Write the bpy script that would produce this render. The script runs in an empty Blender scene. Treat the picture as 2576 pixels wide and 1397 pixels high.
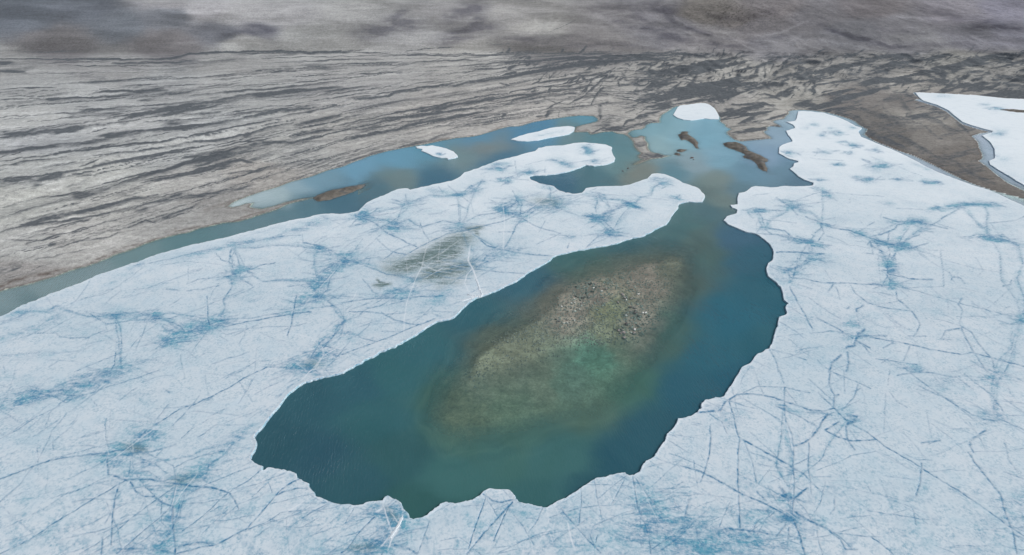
import bpy, bmesh, math, random
import numpy as np
C = bpy.context.scene
rng = np.random.RandomState(7); random.seed(7)

# ------------------------------------------------------------------ camera
H = 80.0; FU = 1430.0; PITCH = math.radians(29.17); CP, SP = math.cos(PITCH), math.sin(PITCH)
cam = bpy.data.cameras.new("camera"); co = bpy.data.objects.new("camera", cam)
C.collection.objects.link(co); C.camera = co
co.location = (0, 0, H); co.rotation_euler = (math.pi/2 - PITCH, 0, 0)
cam.sensor_width = 36; cam.lens = 36*FU/2575; cam.clip_start = 0.5; cam.clip_end = 20000
# ------------------------------------------------------------------ world, sun, exposure
SUN_EL, SUN_ROT = math.radians(40), math.radians(108)
w = bpy.data.worlds.new("World"); C.world = w; w.use_nodes = True
nt = w.node_tree; bg = nt.nodes["Background"]
sky = nt.nodes.new("ShaderNodeTexSky"); sky.sky_type = 'NISHITA'; sky.sun_disc = False
sky.sun_elevation = SUN_EL; sky.sun_rotation = SUN_ROT; sky.air_density = 1.0; sky.dust_density = 4.0; sky.ozone_density = 1.0
hs = nt.nodes.new("ShaderNodeHueSaturation"); hs.inputs["Saturation"].default_value = 0.5
nt.links.new(sky.outputs[0], hs.inputs["Color"]); nt.links.new(hs.outputs[0], bg.inputs["Color"])
bg.inputs["Strength"].default_value = 0.11
sl = bpy.data.lights.new("sun", 'SUN'); sl.energy = 1.85; sl.angle = math.radians(22); sl.color = (1, .985, .965)
so = bpy.data.objects.new("sun", sl); C.collection.objects.link(so)
# sun stands ahead of the camera, to the right: sky rotation 0 = +Y, clockwise
sd = (math.sin(SUN_ROT)*math.cos(SUN_EL), math.cos(SUN_ROT)*math.cos(SUN_EL), math.sin(SUN_EL))
from mathutils import Vector
so.rotation_euler = Vector(sd).to_track_quat('Z', 'Y').to_euler(); so.location = (0, 200, 300)
C.view_settings.view_transform = 'Standard'; C.view_settings.look = 'None'
C.view_settings.gamma = 1; C.view_settings.exposure = 0.13

# ------------------------------------------------------------------ numeric helpers
def proj(X, Y, Z):
    fwd = Y*CP - (Z-H)*SP; up = Y*SP + (Z-H)*CP
    fwd = np.maximum(fwd, 1e-3)
    return 1287.5 + FU*X/fwd, 698.5 - FU*up/fwd
def ground(u, v):
    u = np.asarray(u, float); v = np.asarray(v, float)
    du = u-1287.5; dv = v-698.5; dz = FU*SP + dv*CP
    return H*du/dz, H*(FU*CP - dv*SP)/dz
TB = rng.rand(512, 512)
def vn(x, y, s=0):
    x = x + 37.7*s; y = y + 91.3*s
    xi = np.floor(x); yi = np.floor(y); fx = x-xi; fy = y-yi
    xi = xi.astype(np.int64); yi = yi.astype(np.int64)
    fx = fx*fx*(3-2*fx); fy = fy*fy*(3-2*fy)
    a = TB[xi & 511, yi & 511]; b = TB[(xi+1) & 511, yi & 511]
    c = TB[xi & 511, (yi+1) & 511]; d = TB[(xi+1) & 511, (yi+1) & 511]
    return (a*(1-fx)+b*fx)*(1-fy) + (c*(1-fx)+d*fx)*fy
def fbm(x, y, o=4, s=0, g=.5):
    t = 0; a = 1; n = 0
    for k in range(o):
        t = t + a*vn(x*2**k, y*2**k, s+k*3); n += a; a *= g
    return t/n
def ss(a, b, x):
    t = np.clip((x-a)/(b-a), 0, 1); return t*t*(3-2*t)
def lin(c):
    c = np.asarray(c, float)/255.0
    return np.where(c <= .04045, c/12.92, ((c+.055)/1.055)**2.4)

TILE = dict(A=(0,0), B=(1280,0), C=(2560,0), D=(0,700), E=(1280,700), F=(2560,700), G=(0,1383), H=(1280,1383), I=(2560,1383))
def T(t, s):
    p = np.array([[float(a) for a in q.split(',')] for q in s.split()])
    if t == 'U': return p
    if t == 'Z': return np.c_[(2300+p[:,0]*.315), (350+p[:,1]*.315)]*.6706
    if t == 'Y': return np.c_[(2000+p[:,0]*.2505), (950+p[:,1]*.2505)]*.6706
    o = TILE[t]
    return np.c_[(o[0]+p[:,0]*.501), (o[1]+p[:,1]*.501)]*.6706
def n1(x, seed):
    i = np.floor(x).astype(int); f = x-i; f = f*f*(3-2*f); t = TB[(seed*7) % 512]
    return (t[i & 511]*(1-f)+t[(i+1) & 511]*f)-.5
def rough(P, amp, closed=True, step=2.6, seed=1):
    """subdivide an outline and make it ragged (only where it is near the view)"""
    out = []; n = len(P); acc = 0.0
    for i in range(n if closed else n-1):
        a, b = P[i], P[(i+1) % n]; L = np.hypot(*(b-a)); out.append(a)
        if L > 600: acc += 50; continue
        m = max(1, int(L/step)); d = (b-a)/max(L, 1e-6); nn = np.array([-d[1], d[0]])
        for k in range(1, m):
            t = k/m; q = a+(b-a)*t; s = acc+L*t; sc = amp*min(1.0, max(.3, q[1]/1000))*min(1, 4*t, 4*(1-t))
            gate = .35+1.3*max(0, n1(np.array(s/60.), seed+3)+.35)
            out.append(q + nn*sc*gate*float(2.6*n1(np.array(s/21.), seed)+1.6*n1(np.array(s/8.), seed+1)+1.1*n1(np.array(s/3.2), seed+2)))
        acc += L
    if not closed: out.append(P[-1])
    return np.array(out)

# ------------------------------------------------------------------ polar level-of-detail grid round the viewpoint's foot
def r_of_v(v): return ground(1287.5, v)[1]
r_near = np.geomspace(.5, r_of_v(1425), 12)[:-1]
r_mid = np.array([r_of_v(v) for v in np.arange(1425, 150, -1.35)])
r_far = np.arange(r_mid[-1]+2.0, 1050, 1.75)
r_out = np.geomspace(1060, 4000, 40)
R_ = np.r_[r_near, r_mid, r_far, r_out]
TH = np.radians(np.r_[np.arange(-85, -58, 1.5), np.arange(-57.5, 57.5, .082), np.arange(58, 86, 1.5)])
NR, NT = len(R_), len(TH)
X = (R_[:, None]*np.sin(TH)[None]); Y = (R_[:, None]*np.cos(TH)[None])
U0, V0 = proj(X, Y, 0.0)
INF = (U0 > -250) & (U0 < 2825) & (V0 > -120) & (V0 < 1500)
print("grid", NR, NT, NR*NT)

class Pt:
    """points sorted by their second coordinate, for painting strokes and testing polygons"""
    def __init__(s, U, V, mask=None):
        s.shape = U.shape; idx = np.arange(U.size) if mask is None else np.flatnonzero(mask.ravel())
        o = np.argsort(V.ravel()[idx], kind='stable'); s.idx = idx[o]
        s.u = U.ravel()[s.idx]; s.v = V.ravel()[s.idx]
    def near(s, a, b, m):
        lo = np.searchsorted(s.v, min(a[1], b[1])-m); hi = np.searchsorted(s.v, max(a[1], b[1])+m)
        u = s.u[lo:hi]; k = np.flatnonzero((u > min(a[0], b[0])-m) & (u < max(a[0], b[0])+m)) + lo
        return k
    def segdist(s, k, a, b, ax=1.0):
        ux = (s.u[k]-a[0])/ax; uy = s.v[k]-a[1]; dx = (b[0]-a[0])/ax; dy = b[1]-a[1]
        L = dx*dx+dy*dy+1e-9; t = np.clip((ux*dx+uy*dy)/L, 0, 1)
        return np.hypot(ux-t*dx, uy-t*dy), t
    def inside(s, P):
        ins = np.zeros(len(s.u), bool); n = len(P)
        for i in range(n):
            a, b = P[i], P[(i+1) % n]
            if a[1] == b[1]: continue
            lo, hi = sorted((a[1], b[1])); l = np.searchsorted(s.v, lo); h = np.searchsorted(s.v, hi)
            if l == h: continue
            xi = a[0] + (s.v[l:h]-a[1])*(b[0]-a[0])/(b[1]-a[1])
            ins[l:h] ^= (s.u[l:h] < xi)
        out = np.zeros(s.shape, bool).ravel(); out[s.idx] = ins
        return out.reshape(s.shape)
    def dist(s, P, m, closed=True):
        d = np.full(len(s.u), m*1.0); n = len(P)
        for i in range(n if closed else n-1):
            a, b = P[i], P[(i+1) % n]; k = s.near(a, b, m)
            if len(k): dd, _ = s.segdist(k, a, b); d[k] = np.minimum(d[k], dd)
        out = np.full(s.shape, m*1.0).ravel(); out[s.idx] = d
        return out.reshape(s.shape)
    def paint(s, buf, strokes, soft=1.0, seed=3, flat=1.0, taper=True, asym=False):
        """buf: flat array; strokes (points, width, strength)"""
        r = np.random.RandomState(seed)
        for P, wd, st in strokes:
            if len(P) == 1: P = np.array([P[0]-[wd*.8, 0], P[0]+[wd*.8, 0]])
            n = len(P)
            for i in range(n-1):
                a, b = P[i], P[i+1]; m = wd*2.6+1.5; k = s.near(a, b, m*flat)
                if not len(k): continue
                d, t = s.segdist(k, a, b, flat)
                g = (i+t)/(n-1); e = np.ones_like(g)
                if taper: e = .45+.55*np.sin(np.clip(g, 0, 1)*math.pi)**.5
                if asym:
                    below = s.v[k] > a[1]+(b[1]-a[1])*t; d = d*np.where(below, .62, 1.7)  # sharp upper edge, fading downslope: painted shade of a slope face
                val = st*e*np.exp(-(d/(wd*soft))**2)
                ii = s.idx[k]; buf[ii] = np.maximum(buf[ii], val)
def rbf(U, V, pts, sx=1.0, p=2.0, r0=30.0):
    """smooth blend of control colours [(u, v, (r,g,b) or value)]"""
    acc = 0; ws = 0
    for u, v, c in pts:
        w_ = 1.0/((((U-u)/sx)**2 + (V-v)**2 + r0*r0)**p)
        ws = ws + w_; acc = acc + w_[..., None]*np.atleast_1d(c)
    return acc/ws[..., None]

# ------------------------------------------------------------------ traced outlines
BIG = 60000.0
lake = np.vstack([
 [[-BIG, 733+BIG*.37]],
 T('D', "0,785 60,765 180,740 300,705 420,670 520,630 640,600 760,555 860,510 960,480 1080,430 1190,395 1300,365 1400,345 1500,310 1600,290 1700,268 1780,262 1880,235 1960,205 2060,175 2150,132 2230,110 2340,84"),
 T('D', "2230,99 2140,118 2060,147 1960,170 1900,165 1865,155 1890,125 1840,130 1800,145 1740,157 1700,150 1760,110 1850,75 1950,40 2070,5"),
 T('B', "-355,1355 -225,1320 -105,1275 0,1250 100,1210 220,1165 350,1130 480,1105 600,1085 720,1060 850,1035 985,1022 1040,1010 1120,985 1240,950 1330,945 1430,915 1520,900 1620,885 1720,870 1800,865 1890,870 1920,890 1922,910 1870,925 1800,940 1760,952 1740,990 1850,988 1870,1008 1960,988 2030,985"),
 T('Z', "60,482 120,485 185,518 240,580 255,640 300,690 338,715 300,745 310,775 375,787 330,800 250,850 290,837 360,812 435,790 400,777 480,780 560,775 670,745 600,740 530,718 470,710 430,690 405,640 410,605 375,560 370,520 330,508 280,530 222,532 192,512 165,480 200,450 250,435 330,430 370,410 380,380 440,355 550,350 545,310 570,260 640,220 700,175 760,155 800,145 900,140 1000,125 1100,122 1150,140 1200,175 1240,240 1275,300 1275,340 1335,375 1340,400 1410,430 1355,465 1360,490 1400,520 1450,555 1520,573 1600,565 1700,555 1800,545 1875,543 1865,520 1800,480 1785,455 1830,440 1820,410 1850,395 1920,395 1990,405 1970,380 1920,360 1895,340 1930,320 2020,310 2050,275 2090,235 2080,215 2150,200 2250,200"),
 T('C', "900,822 980,830 1060,840 1150,862 1240,890 1290,910 1325,940 1385,970 1360,1010 1420,1050 1500,1085 1600,1125 1720,1165 1830,1215 1950,1275 2050,1325 2150,1370 2230,1399 2360,1440 2460,1465 2555,1490"),
 [[BIG, 500+BIG*.40], [BIG, 2*BIG], [-BIG, 2*BIG]]])
lake2 = np.vstack([
 T('C', "1720,693 1900,700 2040,708 2200,716 2400,738 2555,745 3000,775 3600,850 4200,1000 5500,1500 9000,3200"),
 T('C', "9000,4300 5500,2780 4000,2110 3000,1655 2555,1430 2480,1392 2430,1370 2350,1310 2280,1250 2215,1205 2240,1190 2245,1160 2220,1110 2210,1065 2160,1018 2230,1000 2300,990 2220,970 2150,950 2090,930 2040,890 1980,840 1900,800 1800,770 1730,748 1790,745 1770,735")])
ice = np.vstack([
 [[-BIG, 800+BIG*.40]],
 T('D', "0,985 100,935 200,890 290,850 380,810 470,780 560,745 660,705 760,660 870,625 980,585 1100,545 1200,510 1330,475 1450,440 1600,410 1700,388 1800,358 1930,325 2060,290 2170,260 2300,240 2400,215 2500,210"),
 T('E', "0,213 90,200 130,190 190,130 260,95 350,60 430,25 500,22 515,32 600,10 660,0"),
 T('B', "740,1380 830,1360 890,1330 920,1300 990,1275 1080,1245 1180,1205 1290,1180 1380,1155 1450,1140 1475,1115 1560,1100 1660,1095 1740,1078 1820,1073 1900,1080 1980,1090 2025,1110 2020,1130 2030,1160 2048,1190 2040,1215 1990,1235 1890,1250 1830,1240 1790,1260 1700,1290 1600,1310 1530,1318 1450,1318 1405,1330 1420,1355 1480,1380 1570,1397"),
 T('E', "1590,5 1620,30 1680,55 1730,62 1800,55 1815,40 1830,20 1900,10 1980,5 2100,3"),
 T('B', "2160,1390 2230,1365 2290,1345 2320,1315"),
 T('Z', "450,975 530,965 600,972 670,1000 760,1040 870,1090 960,1120 1020,1150 1050,1190 1085,1225 1080,1260 1050,1305 980,1305 900,1300 850,1305 780,1325 765,1350 770,1370"),
 T('E', "2501,185 2465,230 2445,270 2430,290 2380,310 2330,340 2250,380 2180,390 2120,410 2060,435 1980,450 1900,462 1830,475 1740,490 1660,510 1610,520 1580,535 1560,560 1500,595 1430,635 1390,655 1370,675 1310,715 1240,745 1180,780 1120,800 1060,825 1010,840 960,870 930,900 900,925 880,950 835,990 780,1005 720,1015 640,1060 580,1100 530,1135 470,1165 400,1210 340,1225 290,1245 210,1290 150,1330 90,1360 40,1382"),
 T('G', "2555,40 2480,60 2420,70 2340,90 2270,115 2210,160 2140,220 2090,290 2030,360 1970,440 1915,500 1900,520 1920,570 1910,610 1885,650 1870,685 1900,712 1925,725 1965,740 1965,755 1945,775 1985,770 2010,750 2060,760 2110,770 2150,780 2215,795 2225,825 2255,840 2285,860 2310,870 2325,910 2350,935 2360,965 2420,985 2480,1010 2555,1030"),
 T('H', "60,1025 95,1035 160,1030 200,1010 250,1005 310,1000 325,975 350,962 385,985 410,990 445,1015 460,1060 495,1090 510,1130 540,1140 590,1128 640,1110 700,1055 740,1025 780,1010 850,1022 930,1000 980,995 1040,960 1060,935 1110,908 1180,915 1255,918 1285,950 1300,985 1330,1010 1400,1020 1440,1035 1520,1050 1560,1035 1620,1000 1680,980 1750,935 1810,890 1880,845 1950,825 2030,805 2110,790 2140,802 2190,808 2235,780 2250,740 2280,700 2340,670 2390,590 2425,545 2435,500 2480,460 2515,400 2520,382 2555,380"),
 T('I', "60,365 110,340 140,310 150,262 200,240 300,220 330,180 360,140 400,70 440,0"),
 T('F', "445,1360 510,1325 560,1260 650,1220 680,1140 690,1100 710,1060 720,985 780,960 770,905 795,885 760,860 750,820 735,760 680,710 640,680 625,620 640,580 670,560 680,500 660,450 620,410 580,380 540,360 470,345 400,315 340,290 305,260 330,230 380,215 405,205 410,180 370,165 355,145"),
 T('Z', "1480,1335 1475,1260 1490,1200 1560,1190 1600,1165 1640,1130 1690,1117 1780,1122 1850,1130 1930,1130 2000,1120 2100,1120 2250,1120 2370,1110 2390,1075 2330,1060 2270,1040 2200,1000 2150,950 2100,910 2140,885 2150,845 2230,828 2150,805 2080,785 2020,750 1970,725 1975,650 2020,620 2080,600 2135,580 2110,540 2080,510 2055,455 2110,440 2180,425 2140,385 2060,350 2160,340 2180,310 2200,225"),
 T('C', "900,838 960,840 1050,850 1120,872 1200,900 1250,925 1290,950 1340,965 1310,990 1335,1032 1400,1058 1500,1100 1610,1145 1720,1200 1810,1250 1930,1305 2050,1350 2180,1399 2290,1430 2380,1470 2450,1505 2555,1550"),
 [[BIG, 540+BIG*.41], [BIG, 2*BIG], [-BIG, 2*BIG]]])
ice2 = T('C', "1740,697 1900,703 2040,711 2200,719 2400,741 2555,748 3000,780 3600,860 4200,1020 5500,1530 9000,3250 9000,4200 5500,2720 4000,2060 3000,1615 2555,1395 2450,1330 2380,1290 2300,1240 2290,1212 2335,1190 2332,1120 2300,1070 2240,1022 2290,1005 2340,992 2240,967 2150,940 2095,920 2045,880 1985,830 1905,792 1800,760 1765,730")
floes = [
 ("long narrow white ice floe in the blue channel beside the small inlet", T('B', "1270,1050 1330,1025 1400,1005 1480,990 1560,965 1640,955 1700,950 1745,958 1740,985 1700,1012 1620,1025 1540,1040 1470,1055 1380,1063 1320,1060")),
 ("small wedge shaped ice floe with a hooked tail near the long left shore", T('B', "557,1103 600,1098 640,1102 680,1095 730,1105 790,1120 840,1140 865,1165 870,1180 845,1190 800,1198 790,1188 740,1185 690,1175 640,1150 600,1135 615,1120 570,1115")),
 ("rounded pale ice floe filling the head of the far cove", T('Z', "800,152 900,142 1000,128 1090,126 1150,146 1200,184 1238,244 1258,290 1250,318 1150,315 1080,307 1000,320 920,330 830,322 760,300 712,265 740,220 765,175"))]
islets = [
 ("largest gravel islet, long and club shaped, just below the headland", T('Z', "1305,605 1340,588 1400,585 1470,588 1530,610 1580,640 1600,680 1660,705 1740,735 1800,770 1840,790 1835,815 1800,830 1815,870 1835,900 1830,940 1780,925 1730,890 1705,845 1650,800 1560,775 1540,750 1580,740 1520,705 1450,680 1380,660 1330,635")),
 ("crooked dark gravel islet in the middle of the far bay", T('Z', "770,495 805,485 810,460 890,458 880,485 930,520 975,550 1010,590 1000,625 1018,665 980,655 950,610 900,575 850,555 810,562 790,530")),
 ("tiny brown islet with a pointed right end between the spit and the crooked islet", T('Z', "750,680 790,668 880,672 850,690 810,705 770,700")),
 ("smallest brown islet just off the tip of the gravel spit", T('Z', "720,730 750,708 780,712 803,740 770,745 740,735")),
 ("low gravel bar lying in line with the narrow spit along the left shore", T('U', "786,499 800,491 830,480 880,470 921,463 910,474 870,490 830,503 800,507")),
 ("brown strip of an islet in the frozen lake at the right edge", T('C', "2330,825 2400,822 2480,822 2600,832 2750,850 2600,856 2500,850 2420,838"))]

# ------------------------------------------------------------------ terrain heights
lakeR = rough(lake, .9, seed=2); lake2R = rough(lake2, .9, seed=3)
wl = np.c_[ground(np.clip(lakeR[:,0], -9000, 11000), np.clip(lakeR[:,1], -50, 9000))]
P0 = Pt(U0, V0)
inl = P0.inside(lakeR) | P0.inside(lake2R)
def world_poly(P):
    keep = (P[:,0] > -1500) & (P[:,0] < 4200) & (P[:,1] < 2500)
    Q = P[keep]; return np.c_[ground(Q[:,0], Q[:,1])]
PW = Pt(X, Y, INF)
shoreW = [world_poly(lakeR), world_poly(lake2R)]
dn = np.minimum(PW.dist(shoreW[0], 6.0, False), PW.dist(shoreW[1], 6.0, False))
# coarse far distance
ci = np.unique(np.r_[np.arange(0, NR, 8), NR-1]); cj = np.unique(np.r_[np.arange(0, NT, 8), NT-1])
Xc, Yc = X[np.ix_(ci, cj)], Y[np.ix_(ci, cj)]; dc = np.full(Xc.shape, 1e4)
for S in shoreW:
    for k in range(0, len(S)-1, 2):
        a, b = S[k], S[min(k+2, len(S)-1)]
        dx, dy = b-a; L = dx*dx+dy*dy+1e-9
        if L > 40000: continue
        t = np.clip(((Xc-a[0])*dx+(Yc-a[1])*dy)/L, 0, 1)
        dc = np.minimum(dc, np.hypot(Xc-a[0]-t*dx, Yc-a[1]-t*dy))
tmp = np.array([np.interp(np.arange(NT), cj, row) for row in dc])
dfull = np.array([np.interp(np.arange(NR), ci, tmp[:, j]) for j in range(NT)]).T
DS = np.where(dn < 5.9, dn, np.maximum(dfull, 5.9))

# contour coordinate that follows the terraces (0 at the hill foot, 1 at the left shore)
cx = np.array([-400, 0, 235, 437, 638, 858, 1000, 1160, 1362, 1530, 1700, 2100, 2600, 3000])
cA = np.array([120, 122, 122, 123, 124, 125, 125, 125, 126, 127, 129, 132, 134, 136])
cB = np.array([158, 150, 148, 147, 136, 130, 133, 134, 134, 133, 133, 137, 140, 142])
cC = np.array([420, 386, 356, 322, 296, 262, 235, 212, 175, 150, 140, 150, 160, 165])
cD = np.array([880, 733, 645, 575, 505, 430, 390, 345, 315, 300, 330, 300, 280, 290])
def tcoord(U, V):
    a = np.interp(U, cx, cA); b = np.interp(U, cx, cB); c = np.interp(U, cx, cC); d = np.interp(U, cx, cD)
    return np.where(V < b, .12*(V-a)/(b-a), np.where(V < c, .12+.4*(V-b)/(c-b), .52+.48*(V-c)/(d-c)))
TC = tcoord(U0, V0)
left = 1-ss(1350, 1850, U0)                # 1 where the land is terraced, 0 where it is hummocky
s1 = fbm(X/90+TC*2, TC*13, 2, 5); s2 = fbm(X/30, TC*60, 3, 9)
ridge = 1-ss(.0, .30, np.abs(s1-.5))
hum = fbm(X/26+Y/60, Y/34, 4, 21); hum2 = 1-np.abs(2*fbm(X/16+Y/30, Y/30-X/60, 3, 31)-1)
g1 = ss(2, 25, DS); g2 = ss(5, 90, DS)
spit = ss(1950, 2150, U0)*ss(235, 300, V0)
g2 = g2*(1-.75*spit)
land = .10*np.minimum(DS, 4) + .006*np.maximum(DS-4, 0)
land += left*(g1*.5*s2 + g2*ss(135, 330, V0)*(1.3*ridge + 3.4*s1))
land += (1-left)*(g1*.6*hum + g2*(7.5*hum*hum2 + 1.0*hum2))
land += .12*(fbm(X/3, Y/3, 2, 77)-.5)*ss(0, 3, DS)
yf = 556 + 10*(fbm(X/160, X*0+3, 2, 41)-.5) - 26*left*ss(1200, 300, U0)*0
q = np.maximum(Y-yf, 0)
hill = .20*q*ss(0, 60, q) + 26*(fbm(X/260, Y/240, 4, 51)-.42)*ss(5, 160, q) + 2.0*(fbm(X/30, Y/40, 3, 53)-.5)*ss(0, 40, q)
hill = np.where(hill > 0, hill, 0)
hill = np.minimum(hill, 150+hill*.15)
land = land*(1-.6*ss(0, 30, q)) + hill
# lake bed, with the shoal in the pool
shP1 = T('U', "1392,770 1400,740 1440,712 1500,692 1600,668 1690,642 1715,650 1690,700 1668,760 1640,810 1590,850 1520,860 1400,880 1300,910 1220,930 1180,960 1190,900 1250,850 1330,812")
shP2 = T('U', "1080,1060 1100,980 1170,890 1250,820 1340,765 1400,705 1480,672 1600,640 1700,622 1745,632 1740,700 1700,800 1640,890 1580,970 1500,1030 1380,1060 1250,1090 1130,1100")
PU = Pt(U0, V0, INF)
def sdu(P, m):
    d = PU.dist(P, m); return np.where(PU.inside(P), d, -d)
d1 = sdu(shP1, 60); d2 = sdu(shP2, 90)
depth = .25*DS
depth = np.minimum(depth, 5.0)
sh = 5.0 - 3.4*ss(-95, 16, d2 + 46*(fbm(U0/40, V0/30, 3, 88)-.5)) - .75*ss(-5, 42, d2) - .5*ss(-16, 14, d1) + .3*(fbm(X/5, Y/8, 3, 66)-.5)
depth = np.where(INF & (U0 > 800) & (U0 < 2000) & (V0 > 450), np.minimum(depth, np.maximum(sh, .2)), depth)
Z = np.where(inl, -np.maximum(depth, .02), np.maximum(land, .02))
# islets
IS = []
for lab, P in islets:
    Pr = rough(P, 1.0, seed=11); m = 14.0
    dU = PU.dist(Pr, m); ins = PU.inside(Pr)
    W = np.c_[ground(Pr[:,0], Pr[:,1])]; dM = PW.dist(W, 4.0)
    zi = np.where(ins, .02+.32*np.minimum(dM, 1.6)+.05*np.minimum(dM, 4) + .35*(fbm(X/1.3, Y/1.3, 3, 5)-.35)*ss(0, 1.5, dM), -.25*dM)
    near = (dM < 3.9) | ins
    Z = np.where(near, np.minimum(Z, -.35) if False else np.maximum(Z, -.12-.25*dM)*(~ins) + ins*(-.5), Z)
    IS.append((lab, zi, near & (ins | (dM < 1.2)), ins))
isl_any = np.zeros_like(inl)
for _, _, _, ins in IS: isl_any |= ins

# ------------------------------------------------------------------ mesh builder: a patch of the grid
MATS = {}
def tag(o, label=None, cat=None, group=None, kind=None):
    for k, v in (("label", label), ("category", cat), ("group", group), ("kind", kind)):
        if v: o[k] = v
    return o
def patch(name, cells, Xg, Yg, Zg, attrs, mat, zbot=None, origin=True, flare=0.0):
    """cells: bool (NR-1, NT-1); attrs name -> (NR,NT,4) ; zbot closes the patch downwards to that height"""
    ii, jj = np.nonzero(cells)
    vid = np.stack([ii*NT+jj, ii*NT+jj+1, (ii+1)*NT+jj+1, (ii+1)*NT+jj], 1)
    uq, inv = np.unique(vid, return_inverse=True); inv = inv.reshape(vid.shape)
    x = Xg.ravel()[uq]; y = Yg.ravel()[uq]; z = Zg.ravel()[uq]
    av = {k: a.reshape(-1, 4)[uq] for k, a in attrs.items()}
    F = [inv]; sm = [np.ones(len(inv), bool)]; mt = [np.zeros(len(inv), np.int32)]
    V = [np.c_[x, y, z]]; nv = len(uq)
    nrm = 0
    if zbot is not None:
        c = np.pad(cells, 1); 
        E = []
        for di, dj, a, b in ((-1, 0, 0, 1), (0, 1, 1, 2), (1, 0, 2, 3), (0, -1, 3, 0)):
            open_ = ~c[ii+1+di, jj+1+dj]
            E.append(np.stack([inv[open_, a], inv[open_, b]], 1))
        E = np.vstack(E)
        eu, ei = np.unique(E, return_inverse=True); ei = ei.reshape(E.shape)
        top = V[0][eu]; bot = top.copy(); bot[:, 2] = zbot
        nr = np.zeros((len(eu), 2)); dd = top[ei[:, 1], :2]-top[ei[:, 0], :2]
        no = np.stack([dd[:, 1], -dd[:, 0]], 1)/(np.hypot(dd[:, 0], dd[:, 1])[:, None]+1e-9)
        np.add.at(nr, ei[:, 0], no); np.add.at(nr, ei[:, 1], no)
        nr /= np.hypot(nr[:, 0], nr[:, 1])[:, None]+1e-6
        mid = top.copy(); mid[:, 2] = top[:, 2]*.42; mid[:, :2] += nr*flare; bot[:, :2] += nr*flare*1.15
        n = len(eu)
        V += [top, mid, bot]
        F.append(np.stack([ei[:, 1]+nv, ei[:, 0]+nv, ei[:, 0]+nv+n, ei[:, 1]+nv+n], 1))
        F.append(np.stack([ei[:, 1]+nv+n, ei[:, 0]+nv+n, ei[:, 0]+nv+2*n, ei[:, 1]+nv+2*n], 1))
        sm += [np.zeros(len(ei)*2, bool)]; mt += [np.ones(len(ei)*2, np.int32)]
        av = {k: np.vstack([a]+[a[eu]*[.0, .0, .0, 0]+[.42, .0, .0, 0]]*3) if k == 'ice' else np.vstack([a]+[a[eu]]*3) for k, a in av.items()}
    V = np.vstack(V); F = np.vstack(F); sm = np.concatenate(sm)
    o0 = np.zeros(3)
    if origin: o0 = np.array([V[:, 0].mean(), V[:, 1].mean(), 0.0]); V = V-o0
    me = bpy.data.meshes.new(name)
    me.vertices.add(len(V)); me.vertices.foreach_set("co", V.astype(np.float32).ravel())
    me.loops.add(F.size); me.loops.foreach_set("vertex_index", F.astype(np.int32).ravel())
    me.polygons.add(len(F)); me.polygons.foreach_set("loop_start", np.arange(0, F.size, 4, dtype=np.int32))
    me.update(calc_edges=True)
    me.polygons.foreach_set("use_smooth", sm)
    for k, a in av.items():
        at = me.attributes.new(k, 'FLOAT_COLOR', 'POINT'); at.data.foreach_set("color", a.astype(np.float32).ravel())
    me.materials.append(mat)
    o = bpy.data.objects.new(name, me); o.location = o0; C.collection.objects.link(o)
    return o
def cells_any(m): return m[:-1, :-1] | m[1:, :-1] | m[:-1, 1:] | m[1:, 1:]
def cells_all(m): return m[:-1, :-1] & m[1:, :-1] & m[:-1, 1:] & m[1:, 1:]

# ------------------------------------------------------------------ node helpers
def material(name):
    m = bpy.data.materials.new(name); m.use_nodes = True; t = m.node_tree
    for n in list(t.nodes): t.nodes.remove(n)
    return m, t
class N:
    def __init__(s, t):
        s.t = t; s.out = t.nodes.new("ShaderNodeOutputMaterial")
        s.geo = t.nodes.new("ShaderNodeNewGeometry"); s.P = s.geo.outputs["Position"]
    def put(s, i, v):
        if hasattr(v, 'is_linked'): s.t.links.new(v, i)
        else: i.default_value = v
    def node(s, ty, outp=0, props=None, **k):
        n = s.t.nodes.new(ty)
        for a, v in (props or {}).items(): setattr(n, a, v)
        for a, v in k.items():
            s.put(n.inputs[int(a[1:])] if a[0] == '_' and a[1:].isdigit() else n.inputs[a.replace('_', ' ')], v)
        return n.outputs[outp]
    def math(s, op, a, b=0.0, c=0.0, clamp=False):
        return s.node("ShaderNodeMath", props=dict(operation=op, use_clamp=clamp), _0=a, _1=b, _2=c)
    def mul(s, a, b): return s.math('MULTIPLY', a, b)
    def add(s, a, b): return s.math('ADD', a, b)
    def noise(s, scale, detail=3.0, rough=.5, vec=None, stretch=None, rot=0.0, dist=0.0):
        v = vec or s.P
        if stretch: v = s.node("ShaderNodeMapping", Vector=v, Scale=stretch, Rotation=(0, 0, rot))
        return s.node("ShaderNodeTexNoise", Vector=v, Scale=scale, Detail=detail, Roughness=rough, Distortion=dist)
    def rng(s, v, a, b, c=0.0, d=1.0):
        return s.node("ShaderNodeMapRange", Value=v, **{'From_Min': a, 'From_Max': b, 'To_Min': c, 'To_Max': d})
    def mix(s, f, a, b, blend='MIX'):
        n = s.t.nodes.new("ShaderNodeMix"); n.data_type = 'RGBA'; n.blend_type = blend
        s.put(n.inputs[0], f); s.put(n.inputs[6], a); s.put(n.inputs[7], b); return n.outputs[2]
    def attr(s, name):
        n = s.t.nodes.new("ShaderNodeAttribute"); n.attribute_name = name; return n
    def sep(s, c): return s.t.nodes.new("ShaderNodeSeparateColor") if False else s._sep(c)
    def _sep(s, c):
        n = s.t.nodes.new("ShaderNodeSeparateColor"); s.t.links.new(c, n.inputs[0]); return n.outputs
    def bump(s, h, strength, dist):
        return s.node("ShaderNodeBump", Height=h, Strength=strength, Distance=dist)
def c4(r, g, b): return (*[float(v) for v in lin((r, g, b))], 1.0)

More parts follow.
